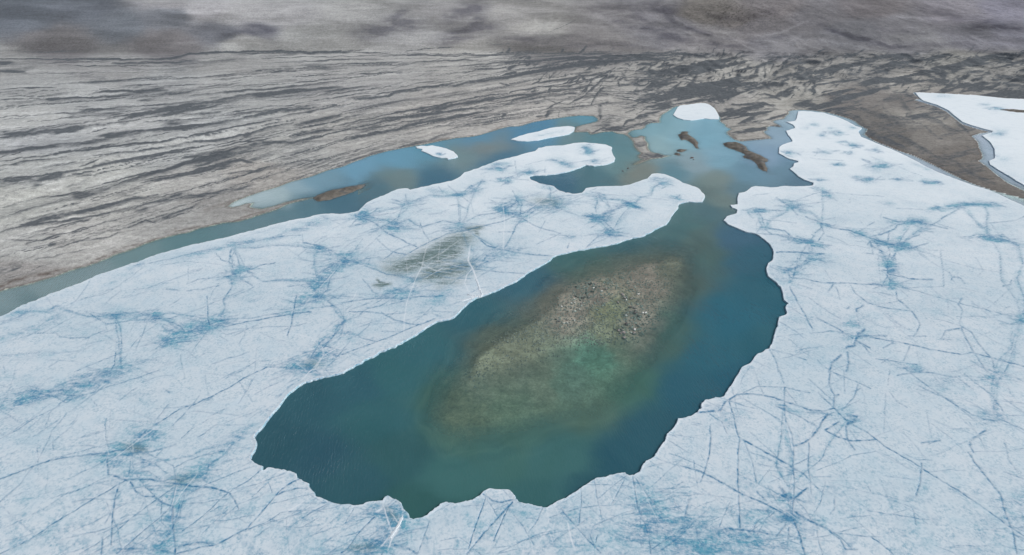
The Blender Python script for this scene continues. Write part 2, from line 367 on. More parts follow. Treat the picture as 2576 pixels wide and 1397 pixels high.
# ------------------------------------------------------------------ ice material
mice, t = material("ice"); n = N(t)
A = n.attr("ice"); s = n.sep(A.outputs["Color"]); soft, crack, white = s[0], s[1], s[2]; dirt = A.outputs["Alpha"]
big = n.noise(.035, 4, .55); mid = n.noise(.22, 4, .6); fine = n.noise(1.1, 4, .7); grain = n.noise(2.1, 4, .8)
tend = n.noise(.30, 6, .75, stretch=(.6, 2.6, 1), rot=.45, dist=.8)
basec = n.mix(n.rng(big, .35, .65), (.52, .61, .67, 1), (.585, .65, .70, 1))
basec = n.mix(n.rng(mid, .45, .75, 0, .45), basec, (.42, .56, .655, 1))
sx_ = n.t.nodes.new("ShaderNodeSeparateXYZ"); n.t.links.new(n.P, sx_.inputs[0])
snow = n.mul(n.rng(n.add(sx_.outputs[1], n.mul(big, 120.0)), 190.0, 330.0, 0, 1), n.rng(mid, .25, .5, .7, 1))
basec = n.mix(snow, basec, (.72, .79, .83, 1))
# grains of bare blue ice
gr = n.mul(n.math('SUBTRACT', 1.0, n.mul(snow, .8)), n.mul(n.rng(grain, .47, .60), n.rng(n.noise(.45, 4, .7), .38, .60, .12, 1)))
basec = n.mix(n.mul(gr, .62), basec, (.19, .36, .47, 1))
# blue windows: soft attribute broken up by tendrils and grains
f = n.mul(soft, n.rng(tend, .34, .62, .45, 1.45))
f = n.add(f, n.mul(n.mul(soft, n.math('SUBTRACT', 1.0, soft)), n.rng(fine, .3, .7, -.8, 1.3)))
f = n.add(f, n.mul(soft, n.rng(grain, .36, .66, -.55, .6)))
f = n.math('MINIMUM', n.math('MAXIMUM', f, 0.0), 1.0)
bluec = n.mix(n.rng(mid, .4, .6), (.035, .20, .35, 1), (.06, .29, .40, 1))
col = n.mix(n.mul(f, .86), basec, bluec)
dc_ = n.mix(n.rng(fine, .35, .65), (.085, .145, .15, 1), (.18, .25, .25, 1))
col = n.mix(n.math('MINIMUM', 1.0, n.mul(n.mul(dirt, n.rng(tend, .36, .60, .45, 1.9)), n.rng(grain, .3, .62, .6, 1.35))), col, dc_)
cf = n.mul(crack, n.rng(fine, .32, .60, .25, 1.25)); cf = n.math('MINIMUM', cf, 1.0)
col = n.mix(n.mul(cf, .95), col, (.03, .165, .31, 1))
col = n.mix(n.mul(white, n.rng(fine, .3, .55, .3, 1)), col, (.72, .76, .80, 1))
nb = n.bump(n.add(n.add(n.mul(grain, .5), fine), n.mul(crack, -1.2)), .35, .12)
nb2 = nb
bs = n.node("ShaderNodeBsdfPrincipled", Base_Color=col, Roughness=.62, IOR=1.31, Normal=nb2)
t.links.new(bs, n.out.inputs[0])

# ------------------------------------------------------------------ land material
mland, t = material("ground"); n = N(t)
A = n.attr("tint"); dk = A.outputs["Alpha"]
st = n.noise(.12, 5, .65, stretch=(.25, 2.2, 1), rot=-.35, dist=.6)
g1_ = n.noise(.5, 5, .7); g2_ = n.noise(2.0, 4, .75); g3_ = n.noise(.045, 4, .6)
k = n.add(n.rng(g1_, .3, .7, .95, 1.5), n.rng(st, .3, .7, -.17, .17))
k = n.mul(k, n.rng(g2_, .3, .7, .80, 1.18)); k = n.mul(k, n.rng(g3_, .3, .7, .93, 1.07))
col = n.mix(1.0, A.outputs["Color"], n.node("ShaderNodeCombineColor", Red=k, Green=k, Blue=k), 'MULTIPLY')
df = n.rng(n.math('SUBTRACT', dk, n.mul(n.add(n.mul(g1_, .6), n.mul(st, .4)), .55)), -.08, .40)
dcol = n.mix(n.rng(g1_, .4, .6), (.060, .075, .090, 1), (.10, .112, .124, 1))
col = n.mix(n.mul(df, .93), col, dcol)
bp = n.bump(n.add(n.mul(g1_, 1.0), n.mul(g2_, .35)), .55, .6)
bs = n.node("ShaderNodeBsdfPrincipled", Base_Color=col, Roughness=.95, Normal=bp)
bs.node.inputs["Specular IOR Level"].default_value = .15
t.links.new(bs, n.out.inputs[0])

# ------------------------------------------------------------------ water material
mwat, t = material("water"); n = N(t)
A = n.attr("tint"); op = A.outputs["Alpha"]
sw = n.noise(.06, 4, .6, stretch=(1, .5, 1), rot=.5, dist=1.0)
col = n.mix(n.rng(sw, .35, .65, 0, .28), A.outputs["Color"], n.mix(.5, A.outputs["Color"], (.07, .19, .22, 1)))
wv = n.node("ShaderNodeTexWave", outp=1, props=dict(wave_type='BANDS', bands_direction='X'), Scale=.6, Distortion=7.0, Detail=3.0,
            **{'Detail_Scale': 1.6, 'Vector': n.node("ShaderNodeMapping", Vector=n.P, Rotation=(0, 0, -.55), Scale=(1, .35, 1))})
rip = n.noise(1.6, 3, .6, stretch=(1, .4, 1), rot=-.55)
bp = n.bump(n.add(n.mul(wv, n.rng(n.noise(.05, 3, .5), .45, .7, 0, .5)), rip), 1.0, .42)
diff = n.node("ShaderNodeBsdfDiffuse", Color=col)
tr = n.node("ShaderNodeBsdfTransparent", Color=(.80, .93, .90, 1))
base = n.node("ShaderNodeMixShader", _0=op, _1=tr, _2=diff)
gl = n.node("ShaderNodeBsdfGlossy", Color=(1, 1, 1, 1), Roughness=.12, Normal=bp)
fr = n.mul(n.node("ShaderNodeFresnel", IOR=1.33, Normal=bp), .6)
full = n.node("ShaderNodeMixShader", _0=fr, _1=base, _2=gl)
t.links.new(full, n.out.inputs[0])

# ------------------------------------------------------------------ rock materials
def rockmat(name, ca, cb):
    m, t = material(name); n = N(t)
    g = n.noise(3.0, 4, .7)
    bs = n.node("ShaderNodeBsdfPrincipled", Base_Color=n.mix(n.rng(g, .35, .65), ca, cb), Roughness=.9, Normal=n.bump(g, .5, .1))
    t.links.new(bs, n.out.inputs[0]); return m
mrocks = [rockmat("pale_stone", (.40, .40, .39, 1), (.62, .61, .59, 1)), rockmat("grey_stone", (.17, .16, .155, 1), (.30, .28, .27, 1)),
          rockmat("dark_stone", (.06, .058, .06, 1), (.13, .12, .12, 1)), rockmat("tan_stone", (.34, .31, .24, 1), (.52, .48, .40, 1))]
# ------------------------------------------------------------------ traced marks (tile | width | strength | points)
def table(txt, k=1.0):
    out = []
    for ln in txt.strip().splitlines():
        for item in ln.split(';'):
            item = item.strip()
            if not item: continue
            a, b, c, p = item.split('|')
            out.append((T(a, p), float(b)*k, float(c)))
    return out
CRACK = """
D|1.6|.6|0,1185 150,1145 250,1110 420,1105;D|1.8|.7|430,1105 450,1135 540,1145 670,1140;D|2|.8|640,945 740,1000 800,1040 930,1020 1100,1000 1300,1000
D|1.8|.5|650,940 760,965 900,970;D|1.4|.6|560,1397 760,1310 960,1240 1060,1120 1200,1020 1450,940 1650,860 1830,800 1900,760;D|1.2|.6|1000,780 1100,770 1240,720 1500,630
D|1.6|.7|1400,790 1500,780 1640,750;D|2|.8|1250,775 1340,785;D|1.8|.8|1400,740 1480,705 1600,690 1700,680 1850,640 1950,600 2060,580
D|1.8|.7|1620,510 1660,560 1750,590 1840,640 1910,665;D|2|.7|1690,640 1760,660 1780,690 1860,730 1890,745;D|2.2|1|1550,830 1555,920 1560,1000 1570,1040
D|2.2|1|1570,1045 1700,1055 1850,1020 2050,985 2200,960 2330,945;D|1.6|.7|1570,1040 1700,1000 1900,990 2050,960 2250,930 2555,895
D|3|.9|2220,830 2200,930 2180,1050 2150,1120;D|1.4|.5|1850,1040 1830,1120 1790,1190;D|2|.6|740,1100 800,1130 890,1180;D|1.3|.5|670,1135 650,1200
D|1.5|.5|1560,1090 1480,1190 1440,1250 1400,1300;D|1.5|.5|1240,1180 1320,1220 1460,1255;D|1.6|.6|1000,600 1150,575 1320,540 1500,490 1700,460 1900,420 2100,380 2250,370
D|2.4|.8|2270,430 2350,440 2440,470 2540,520 2600,560;D|1.6|.6|2260,370 2270,430;D|1.4|.5|2180,460 2280,460;D|1.4|.4|400,1030 500,1040 560,1060
D|2|.7|2410,830 2480,830 2530,850;D|1.6|.6|2150,755 2330,740;D|1.4|.5|2230,550 2390,580;D|1.2|.4|300,1050 450,960 560,890
D|1.2|.35|20,1030 180,990 450,930 560,870 700,830 900,750;D|2|.8|870,1250 860,1340 820,1397;D|2|.8|2390,1190 2540,1230;D|1.6|.6|1960,1360 2200,1370;D|1.2|.5|0,1275 300,1250
D|1.3|.5|200,1110 330,1100 600,960 900,955 1200,930;D|1.2|.5|600,850 800,810 960,700 1090,600;D|1.2|.5|980,1090 1010,1030 1200,1010;D|1.2|.4|1700,420 1800,430 2000,400 2200,330 2330,290;D|1.3|.5|2400,230 2555,290
D|1.2|.5|1640,730 1590,800 1570,850;D|1.3|.5|1410,600 1410,700 1405,745;D|1.2|.5|1200,600 1400,570 1650,590;D|1.4|.5|1500,1000 1700,1120 1900,1060;D|1.2|.5|1340,1150 1600,1090 2000,1060 2160,1055
G|2.6|1|0,840 130,790 250,740 390,695 520,670 650,655 800,640 950,615;G|1.5|.7|390,690 560,640 720,600 880,560;G|2|.5|250,740 330,620 370,540 390,480 500,350;G|2|.6|400,560 405,620
G|2.5|.5|250,745 150,880 0,1010;G|1.5|.7|0,540 150,460 280,370 450,290;G|2|.5|0,130 60,150;G|2|.5|0,320 80,360 150,410;G|2|.7|800,380 790,430 800,550 815,600
G|4|.9|810,640 805,700 815,800 900,830 960,850;G|3.4|.9|900,870 870,950 845,1100 835,1330;G|3.4|.9|960,840 1130,840 1300,870 1450,890 1600,905 1720,940 1760,1000 1790,1060
G|3.4|.8|980,860 1020,930 1080,970 1160,970 1220,1020 1290,1040;G|2.5|.6|1300,740 1200,690 1100,640 1010,620;G|2.5|.5|1300,740 1320,860;G|2|.7|1310,750 1400,700 1550,650 1680,630
G|2.2|.9|1200,410 1350,310 1450,280 1600,215 1750,130 1870,60 2000,0;G|3|.6|1200,410 1100,470 1010,560;G|2.5|.5|970,800 980,720 990,640;G|2|.9|960,840 800,930 600,1050 400,1170 230,1290 0,1400
G|1.5|.6|800,820 640,900 480,960 340,1055;G|2|.6|540,1010 680,985 860,990;G|1.5|.6|830,840 600,910 480,950 390,980;G|2|.7|1300,900 1150,1010 1000,1120 860,1240 600,1397
G|2.6|.8|1290,1040 1200,1120 1050,1250 880,1397;G|4.4|1|1295,1040 1290,1150 1310,1290 1315,1397;G|4.5|.8|1340,1340 1500,1310 1600,1320;G|3|.8|1330,1397 1500,1350 1620,1330 1750,1260 1850,1210 1920,1130 2000,1040 2060,960 2150,880 2240,840
G|3|.8|2060,960 2130,930 2230,905 2300,910;G|2|.7|1860,1210 2000,1160 2100,1090 2200,1075 2330,1070 2430,1085;G|2|.7|1930,790 1860,850 1750,910 1650,990 1560,1080 1370,1230;G|2.6|1|1965,755 1930,790
G|2|.7|1400,960 1520,890 1640,840 1760,790 1900,740;G|1.5|.7|1890,970 2000,870;G|2|.6|2010,860 2040,940;G|1.5|.6|1360,530 1460,450;G|1.5|.6|1520,415 1570,380;G|3|.7|1230,160 1275,190
G|1.5|.5|1810,235 1850,150 1890,90;G|1.2|.4|1500,40 1800,70 1930,100;G|2|.5|690,240 730,285;G|4|.6|770,1270 765,1397;G|5|.7|870,1360 1100,1360 1250,1380;G|2|.5|2270,1140 2330,1160 2380,1130
G|2.5|.35|0,1020 100,1120 200,1200 260,1250;G|2|.6|440,190 530,215 650,205 800,150 1000,90 1200,20;G|1.5|.5|0,690 140,620;G|1.5|.5|1160,310 1300,300 1450,285;G|1.4|.5|1440,330 1600,340 1850,370;G|1.6|.5|820,390 1000,400 1150,410
G|1.5|.5|100,1340 350,1230 560,1190;G|1.5|.5|40,1200 180,1140 330,1060;G|1.5|.5|2120,1190 2250,1200 2400,1180;G|1.5|.6|2330,960 2450,1030
H|3|.8|0,1390 50,1350 130,1240 250,1120;H|1.5|.7|30,1170 100,1045;H|2.5|.9|950,1360 1000,1200 1080,980;H|3|.8|1060,950 1130,1000 1200,1010 1280,990;H|3.6|.9|940,1397 1050,1260 1150,1150 1280,1010
H|2.5|.9|1140,1300 1200,1150 1260,1030;H|2|.5|1290,1110 1360,1190 1440,1330;H|3|.8|1640,1060 1750,1190 1850,1300 1940,1390;H|2|.7|1790,900 1795,1000 1775,1170;H|2|.7|2115,840 2070,930 2020,1020
H|2.6|.8|2180,810 2190,900 2215,1050 2270,1170 2300,1290 2310,1397;H|2.6|.6|2190,820 2290,960 2400,1100;H|2|.6|2100,1110 2250,1080 2400,1060 2555,1040;H|3|.7|2310,1370 2420,1290 2555,1200;H|4|.6|2380,1380 2555,1250
H|1.6|.6|1840,880 1950,880 2120,890;H|1.5|.5|1050,1030 900,1040;H|1.5|.6|1380,1130 1450,1130;H|1.5|.5|1140,1070 1250,1020;H|2|.7|1900,1310 1915,1260;H|2|.6|1860,1250 1890,1340;H|3|.7|1920,1340 1950,1355
H|2|.6|2230,1260 2240,1340;H|4.5|.8|400,1330 480,1350 560,1390;H|2|.5|60,1310 200,1290;H|1.8|.5|2350,680 2450,720 2555,740;H|2|.5|2350,940 2480,900 2555,860
I|3|.8|410,200 520,200 640,215 800,270 950,320 1050,330 1130,305;I|4|.9|80,345 200,330 280,320 310,260 380,220 410,200;I|2.8|.8|340,250 380,370 400,480 425,530;I|3.4|.8|425,540 410,640 408,850 415,1000 425,1200
I|3.4|.9|440,540 550,600 700,680 800,740 900,800;I|2.6|.6|900,800 980,880 1050,950;I|3.6|.9|0,740 150,790 280,860 420,940 560,1000 650,1040 740,1090 800,1130;I|3|.7|200,440 205,560 190,680 160,780 130,850
I|2|.5|80,700 100,860 110,900;I|2|.6|410,210 560,300 720,390;I|3|.7|760,150 755,320 770,400 810,500 825,600;I|3.4|.7|825,600 820,740 830,900 815,1120;I|4.6|.9|830,590 930,550 1000,480 1040,400 1080,355
I|2.5|.7|690,290 850,360 1000,440;I|3.6|.8|1060,470 1160,410;I|3|.8|1060,470 1150,520 1250,550 1440,545;I|3.6|.7|1100,0 1090,130 1130,210 1120,300;I|3.6|.7|1130,215 1165,205;I|3|.6|1310,130 1270,230 1190,320
I|2.4|.9|1130,310 1200,380 1260,430 1380,490 1500,590 1700,700 1800,770 2000,890 2200,1020 2420,1180 2555,1270;I|7|.9|1220,430 1280,400;I|3.6|.7|1215,450 1230,540 1280,620;I|4|.7|1230,360 1300,370;I|2|.7|1120,40 1300,110 1400,160
I|3|.6|940,570 935,760 960,950;I|1.8|.5|1000,770 1150,715 1260,660 1440,630;I|2.8|.6|460,560 520,720 545,870;I|3.4|.8|1780,565 1920,550;I|5.4|.8|2260,470 2140,550 2140,590;I|3|.7|2140,590 2170,640;I|3.2|.8|2130,640 2230,780 2370,950 2410,1100 2470,1260 2490,1397
I|3.8|.8|1780,720 1770,860 1740,960;I|2.5|.6|1715,1060 1740,1180;I|2|.7|1650,0 1850,160 2000,260 2150,350 2280,400 2400,400 2555,470;I|2.4|.6|2100,50 2300,200 2390,325;I|2.6|.6|1700,30 1850,40 2040,75;I|3|.6|1600,60 1800,25
I|1.5|.5|1850,420 2000,530 2110,640;I|1.5|.5|2110,635 2400,630 2555,605;I|2.8|.5|2400,540 2430,690 2500,780;I|4.6|.9|820,1140 860,1230 910,1397;I|3.6|.8|830,1080 950,1150 1060,1200 1170,1290 1210,1360 1300,1365
I|4.6|.8|290,1210 450,1220 600,1240 700,1260 760,1180;I|3.8|.6|270,1220 240,1340;I|3.8|.6|790,1200 780,1330;I|3|.5|660,1070 610,1150;I|5.4|.9|740,960 830,980 920,910;I|6|.9|720,900 790,990;I|4|.7|550,930 620,1000
I|2|.8|1380,1260 1480,1320 1560,1390;I|1.3|.5|1260,1110 1420,1260;I|1.3|.4|1150,880 1400,940 1700,1010;I|2|.5|530,20 570,120 600,200;I|2.6|.5|720,20 750,120;I|2|.5|500,0 450,70 430,120;I|2.6|.5|1200,20 1210,180
I|2|.5|1530,130 1545,20;I|2|.5|1540,180 1600,260 1680,300;I|2.6|.6|2400,780 2555,840;I|3.4|.5|1100,1100 1130,1060 1130,970;I|5|.7|40,990 10,1120;I|2|.5|770,170 850,280;I|1.6|.5|700,700 600,820 540,900;I|2|.5|960,820 1100,820
I|2|.5|1380,890 1400,930;I|1.5|.4|1440,1150 1460,1290 1500,1340;I|2|.6|410,210 560,140 760,150 950,190;I|2|.6|200,350 290,410 330,500
F|3|.6|640,1220 690,1310 715,1397;F|2|.6|650,1225 800,1265 920,1310;F|2.5|.7|820,690 850,600 855,540;F|2|.8|800,690 900,700 1050,730 1200,730 1350,740 1490,745;F|2.6|.8|800,760 860,880 910,960 940,1030 970,1085
F|2|.6|860,740 960,775;F|2|.5|940,840 1060,930 1180,1000;F|2.5|.8|1000,990 1150,1070 1280,1150 1400,1220;F|3.4|.7|1120,740 1085,795;F|2|.6|1145,760 1175,850;F|2.2|.7|1255,745 1290,810 1380,880 1520,920 1700,940
F|3.6|.8|1300,950 1295,925 1345,900;F|3.6|.8|1230,920 1245,908;F|2|.4|1300,960 1320,1070;F|2.6|.8|1590,770 1600,850 1700,930 1770,1030 1760,1070 1730,1130;F|5|.9|1360,1080 1310,1110 1290,1160 1280,1200 1220,1215
F|3.4|.9|1310,1130 1520,1125;F|2.2|.8|1680,1130 1820,1130;F|2.4|.7|1290,1160 1350,1200 1390,1250;F|2.4|.9|1400,1140 1600,1170 1850,1230 2090,1265 2150,1250 2300,1290 2555,1360;F|5|.7|1180,1270 1110,1330 1090,1397;F|4.4|.7|1230,1250 1240,1330 1220,1390
F|3.4|.6|1580,1170 1500,1215;F|3.2|.6|1695,1200 1650,1310;F|2.4|.6|1440,1300 1750,1340;F|2.8|.9|1700,702 1870,705;F|2|.7|1530,660 1650,690 1710,705;F|2.6|.7|1990,650 2015,685 2070,690 2110,740;F|2.6|.7|2015,690 2010,710
F|2.6|.7|2390,755 2450,740 2455,710;F|2|.6|1925,490 1945,640 1950,760;F|1.5|.5|1500,760 1740,765 1950,755;F|1.5|.4|2190,540 2250,640 2200,680;F|1.5|.6|1640,760 1850,820 2060,880 2250,930 2420,970 2555,1000
F|3.6|.6|2085,845 2060,890;F|2.6|.6|2060,890 2090,930 2070,1040;F|3|.7|2070,1070 1960,1090 1930,1150 2000,1160;F|3.2|.7|2080,1070 2110,1130 2160,1230 2270,1397;F|2.5|.7|2070,1050 2160,1100 2210,1190 2310,1300 2330,1390
F|1.5|.4|1720,470 1850,570 2000,660 2060,700;F|1.3|.4|1790,480 1930,545 2100,600 2400,660;F|1.5|.5|2300,280 2370,380;F|2|.6|2250,285 2400,270 2490,260 2555,230;F|2|.6|1380,300 1430,275;F|2|.6|1330,265 1340,280
F|2.6|.8|1540,340 1535,440 1545,520 1530,560 1530,680 1490,740;F|2.2|.6|1370,510 1425,510 1400,420;F|3|.6|1380,440 1410,410;F|2.4|.7|1030,290 1055,350 1010,420;F|1.5|.5|1000,270 1140,240
F|2.6|.8|920,235 1000,265 1100,310 1250,340 1400,390 1540,440 1700,470 1830,435;F|2.2|.6|1850,180 2000,170 2150,140 2390,150;F|2|.7|450,185 600,180 750,190;F|2.6|.6|700,90 790,150 860,220;F|2|.6|850,150 980,130 1070,120;F|1.5|.5|850,110 980,60 1110,30
F|1.2|.5|1060,50 1300,70 1500,80;F|2.2|.6|550,350 590,300 560,250;F|2|.6|550,360 750,370 900,410 1050,430;F|2.2|.9|700,500 850,498 1060,515;F|2|.6|850,380 1000,440 1110,450;F|2.4|.7|1500,240 1600,270 1750,270 1980,325;F|2|.6|950,1110 1100,1090 1220,1110
F|1.3|.5|700,1130 900,1110;F|1.3|.4|1100,300 1300,325 1530,320;F|1.4|.5|1600,170 1800,180;F|1.4|.5|800,600 1000,560 1160,580;F|1.2|.4|1100,420 1400,470;F|1.4|.5|1060,630 1110,710;F|1.3|.4|1500,960 1650,1100 1750,1180;F|1.5|.5|1900,1000 2100,1060;F|1.5|.5|1400,340 1550,320
F|1.2|.4|2200,1100 2400,1200 2555,1290;F|1.4|.5|1470,500 1460,560 1480,740;F|2|.5|1980,860 1990,940;F|1.5|.5|560,250 700,260 850,280
E|2.4|.8|0,880 250,845 450,850 600,830 760,830;E|2.2|.6|160,700 240,800 330,830 450,855;E|2.2|.7|60,945 250,950 350,965 480,950;E|2.6|.7|300,950 400,1010 500,1035 600,1045;E|2.2|.8|0,1270 150,1215 300,1160 430,1105 560,1050 700,1000
E|2|.5|0,1170 130,1120 200,1060 230,1010;E|2.2|.6|120,1120 180,1150 260,1170;E|2|.6|300,1095 460,1095;E|1.3|.5|230,1040 400,1030 600,1045;E|2.6|.8|110,220 250,280 330,350 440,400 560,460;E|2|.7|200,230 330,260 440,330;E|2.2|.6|230,350 310,310
E|2.2|.7|270,400 330,460 380,500 480,515;E|2|.6|320,550 420,480 500,450 560,440;E|1.5|.5|170,480 260,400 300,370;E|2.2|.7|590,280 620,360 660,410;E|2|.7|420,560 600,450 800,360 1000,320 1200,270 1400,190 1560,70;E|2.4|.8|1030,400 1090,450 1200,480 1400,515 1570,530
E|2|.7|1180,350 1300,345;E|2|.8|1010,610 1150,545;E|1.5|.5|1530,260 1480,350;E|1.5|.5|1460,440 1600,380 1640,350;E|2|.6|1350,250 1500,320 1640,360;E|2.2|.6|1830,470 1900,400 1990,330;E|1.5|.5|1560,370 1750,380;E|2.2|.7|1690,470 1705,430
E|2|.6|1960,260 2010,310 2080,370 2180,395;E|2.2|.6|1790,220 1900,245 1990,265;E|2.4|.7|2130,130 2250,175;E|2|.5|860,80 880,150 950,180;E|2|.5|870,60 880,300;E|2|.5|480,60 490,140;E|1.5|.5|730,10 760,60;E|1.5|.5|800,0 870,60;E|1.5|.5|900,80 960,130
E|2|.5|1280,40 1330,130 1340,170;E|1.5|.5|380,210 520,150 640,130;E|2|.6|2490,100 2530,70;E|2|.5|680,960 760,990;E|1.5|.5|1020,770 1100,760;E|2|.6|1000,630 1200,650 1370,660;E|1.5|.5|990,700 800,690 600,640;E|2.2|.6|560,750 520,850 340,900;E|3|.7|2000,370 2080,375
E|2|.5|1380,190 1500,150 1650,180;E|1.5|.5|1100,100 1250,180 1400,200;E|1.2|.4|1900,60 2200,80 2450,110;E|1.2|.4|1850,100 2100,140;E|1.4|.5|0,560 90,500 160,400;E|1.5|.5|20,1000 10,880;E|1.4|.5|330,1000 420,940;E|1.4|.5|560,960 700,940 860,950;E|1.4|.5|800,900 980,840
B|1.3|.6|1300,1210 1310,1310 1330,1335;B|1.1|.5|1530,1250 1525,1300;B|1.3|.5|1030,1275 1200,1270;B|1.2|.5|1190,1335 1400,1360;B|1.2|.4|1380,1240 1550,1200 1700,1230 1900,1200;F|1.2|.4|1250,100 1250,130
C|1.2|.4|950,1190 1200,1210;C|1.1|.4|1400,1180 1600,1250 1800,1330
"""
BLOT = """
D|12|.8|1570,1050 1450,1085 1330,1130 1240,1180;D|5|.4|1320,540 1500,510 1750,440 2000,400 2200,365;D|9|.5|2550,590 2450,680 2350,750 2250,900 2180,960;D|4|.3|830,740 1000,620 1080,560;D|8|.35|0,1150 200,1090 400,1010 450,960
D|16|.7|2200,1360 2350,1330;D|12|.6|2330,1330 2440,1240;D|8|.5|780,980 950,965;D|8|.6|1750,650 1900,610;D|7|.7|1690,690 1780,700;D|8|.6|1130,960 1200,980;D|8|.7|2330,460 2450,475;D|10|.6|2340,850 2440,840;D|10|.7|1580,1010 1720,1010;D|8|.4|40,970 250,930;D|10|.5|820,1397 1000,1340;D|7|.3|2120,370 2300,300 2500,220
G|14|.85|60,270 250,210 380,170;G|11|.5|380,180 600,170 700,120 780,90 860,0;G|18|.7|1150,450 1050,560 900,650 770,720;G|14|.7|1560,720 1450,820 1340,900 1300,1050;G|16|.5|1300,1050 1270,1200 1280,1397;G|16|.5|1100,1360 1300,1340;G|9|.35|1780,520 1600,690 1450,820;G|6|.4|1900,420 1750,560 1600,720;G|16|.5|900,850 1000,800 1150,700;G|16|.6|2250,30 2330,-10;G|12|.4|500,240 640,200;G|12|.3|60,260 20,320
H|16|.8|330,1050 400,1120 430,1200;H|20|.7|200,1390 350,1290;H|16|.5|0,1390 150,1350;H|24|.55|2300,950 2330,1080 2300,1200 2350,1300;H|34|.55|2450,1250 2555,1350;H|16|.3|1300,1100 1350,1050;H|20|.3|1700,1300 1900,1350;H|20|.4|2050,1250 2200,1330;H|14|.35|1650,1030 1800,1180;H|14|.4|2190,840 2280,920
I|22|.6|0,1130 150,1180;I|28|.55|250,1260 650,1320;I|14|.6|730,960 800,990;I|12|.8|800,1100 815,1150;I|30|.6|0,1320 300,1380;I|30|.2|2500,900 2400,1300;I|20|.25|1900,120 2050,150;I|12|.5|2300,40 2360,70;I|10|.5|2290,350 2360,380;I|10|.4|1200,330 1280,420;I|20|.25|470,870;I|10|.4|750,280;I|18|.4|500,1150 640,1100;I|12|.35|330,380
F|9|.9|1540,560 1545,650;F|7|.9|1520,430 1690,465;F|5|.8|1280,350 1500,420;F|7|.9|1560,260 1700,265 1830,290;F|6|.9|1770,310 1810,330;F|7|.9|2230,380 2400,410;F|9|.8|780,130 850,165;F|8|.8|850,400 1030,450;F|7|.6|930,520 1020,545;F|10|.7|1530,740 1600,750;F|4|.8|1850,180 2000,165 2150,140 2350,150;F|5|.6|1000,270 1100,300;F|6|.6|1010,20 1100,85;F|9|.5|760,640 810,650;F|7|.5|800,700 810,740;F|12|.3|1250,1100 1330,1150;F|6|.35|1480,130 1600,140;F|8|.7|2510,1010 2555,1010;F|5|.5|2200,150 2300,140;F|12|.3|1300,1060 1200,1010;F|5|.6|480,190 620,190;F|5|.5|580,300 640,330;F|10|.35|1600,1330 1800,1397;F|7|.5|2450,430 2555,460;F|16|.2|700,640 760,900;F|8|.3|1300,960 1360,1000
E|18|.9|0,540 80,560;E|10|.75|130,220 210,230;E|11|.75|340,310 440,300;E|14|.5|330,830 520,800;E|8|.7|860,310 910,270;E|9|.9|1200,150 1230,220;E|8|.55|1300,100 1370,90;E|5|.8|830,75 910,70;E|6|.8|460,130 560,120;E|5|.6|980,40 1020,30;E|14|.6|1500,130 1650,150;E|7|1|1860,235 1960,250;E|9|.85|1970,360 2060,350;E|6|.8|2130,130 2230,165;E|4|.8|2030,190;E|10|.55|1150,490 1260,490;E|6|.5|1500,0 1600,10;E|10|.35|30,1130 120,1110;E|8|.5|2500,110 2530,90;E|5|.4|1640,380 1750,380;E|12|.6|960,590 1010,600;E|16|.5|480,700 680,690;E|6|.35|740,990 800,990;E|7|.6|1250,200 1330,215;E|12|.4|1400,250 1300,250;E|7|.5|1850,60 1980,80;E|5|.35|650,30 800,60;E|14|.3|800,780 650,900;E|8|.5|30,1010
B|6|.7|1830,1100 1860,1160;B|6|.9|1870,1220 1930,1205;B|5|.7|1590,1205 1720,1250;B|6|.5|1360,1295 1440,1300;B|5|.6|1090,1280 1210,1270;B|5|.5|1040,1365 1080,1360;B|5|.6|1160,1355 1270,1370;B|6|.9|2380,1350 2430,1390;B|3|.5|715,1160 750,1165;B|3|.45|1450,1020 1650,990;B|4|.4|1540,1105 1640,1100;B|5|.4|1080,1245 1250,1230
C|4|.5|760,1150 830,1150;C|5|.9|1240,1095 1300,1100;C|5|.8|1130,1240 1210,1245;C|4|.6|1030,1140 1110,1145;C|4|.7|1420,1135 1460,1140;C|5|.9|1420,1245 1520,1255;C|4|.6|1340,1350 1430,1355;C|4|.5|1000,1355 1060,1360;C|4|.5|1590,1350 1660,1355;C|4|.9|1800,1365 1900,1375;C|3|.5|1230,1150 1270,1155;C|3|.4|1090,960 1130,962;C|3|.5|1240,960 1290,965;C|4|.7|1120,1002 1190,1007;C|3|.5|1020,1015 1070,1018;C|3|.4|890,960 930,962;C|3|.5|1280,1330 1340,1335;C|3|.4|930,940 1010,945;C|3|.35|2230,780 2310,785;C|5|.35|2300,1100 2340,1190;C|4|.4|2380,1190 2450,1200
C|3|.45|2300,820 2420,828;C|4|.5|2290,1000 2400,1000;C|3|.3|1890,715 2010,720;C|7|.25|2330,1300 2550,1397;C|4|.3|1700,1230 1900,1290;C|3|.4|1150,1070 1230,1075
"""
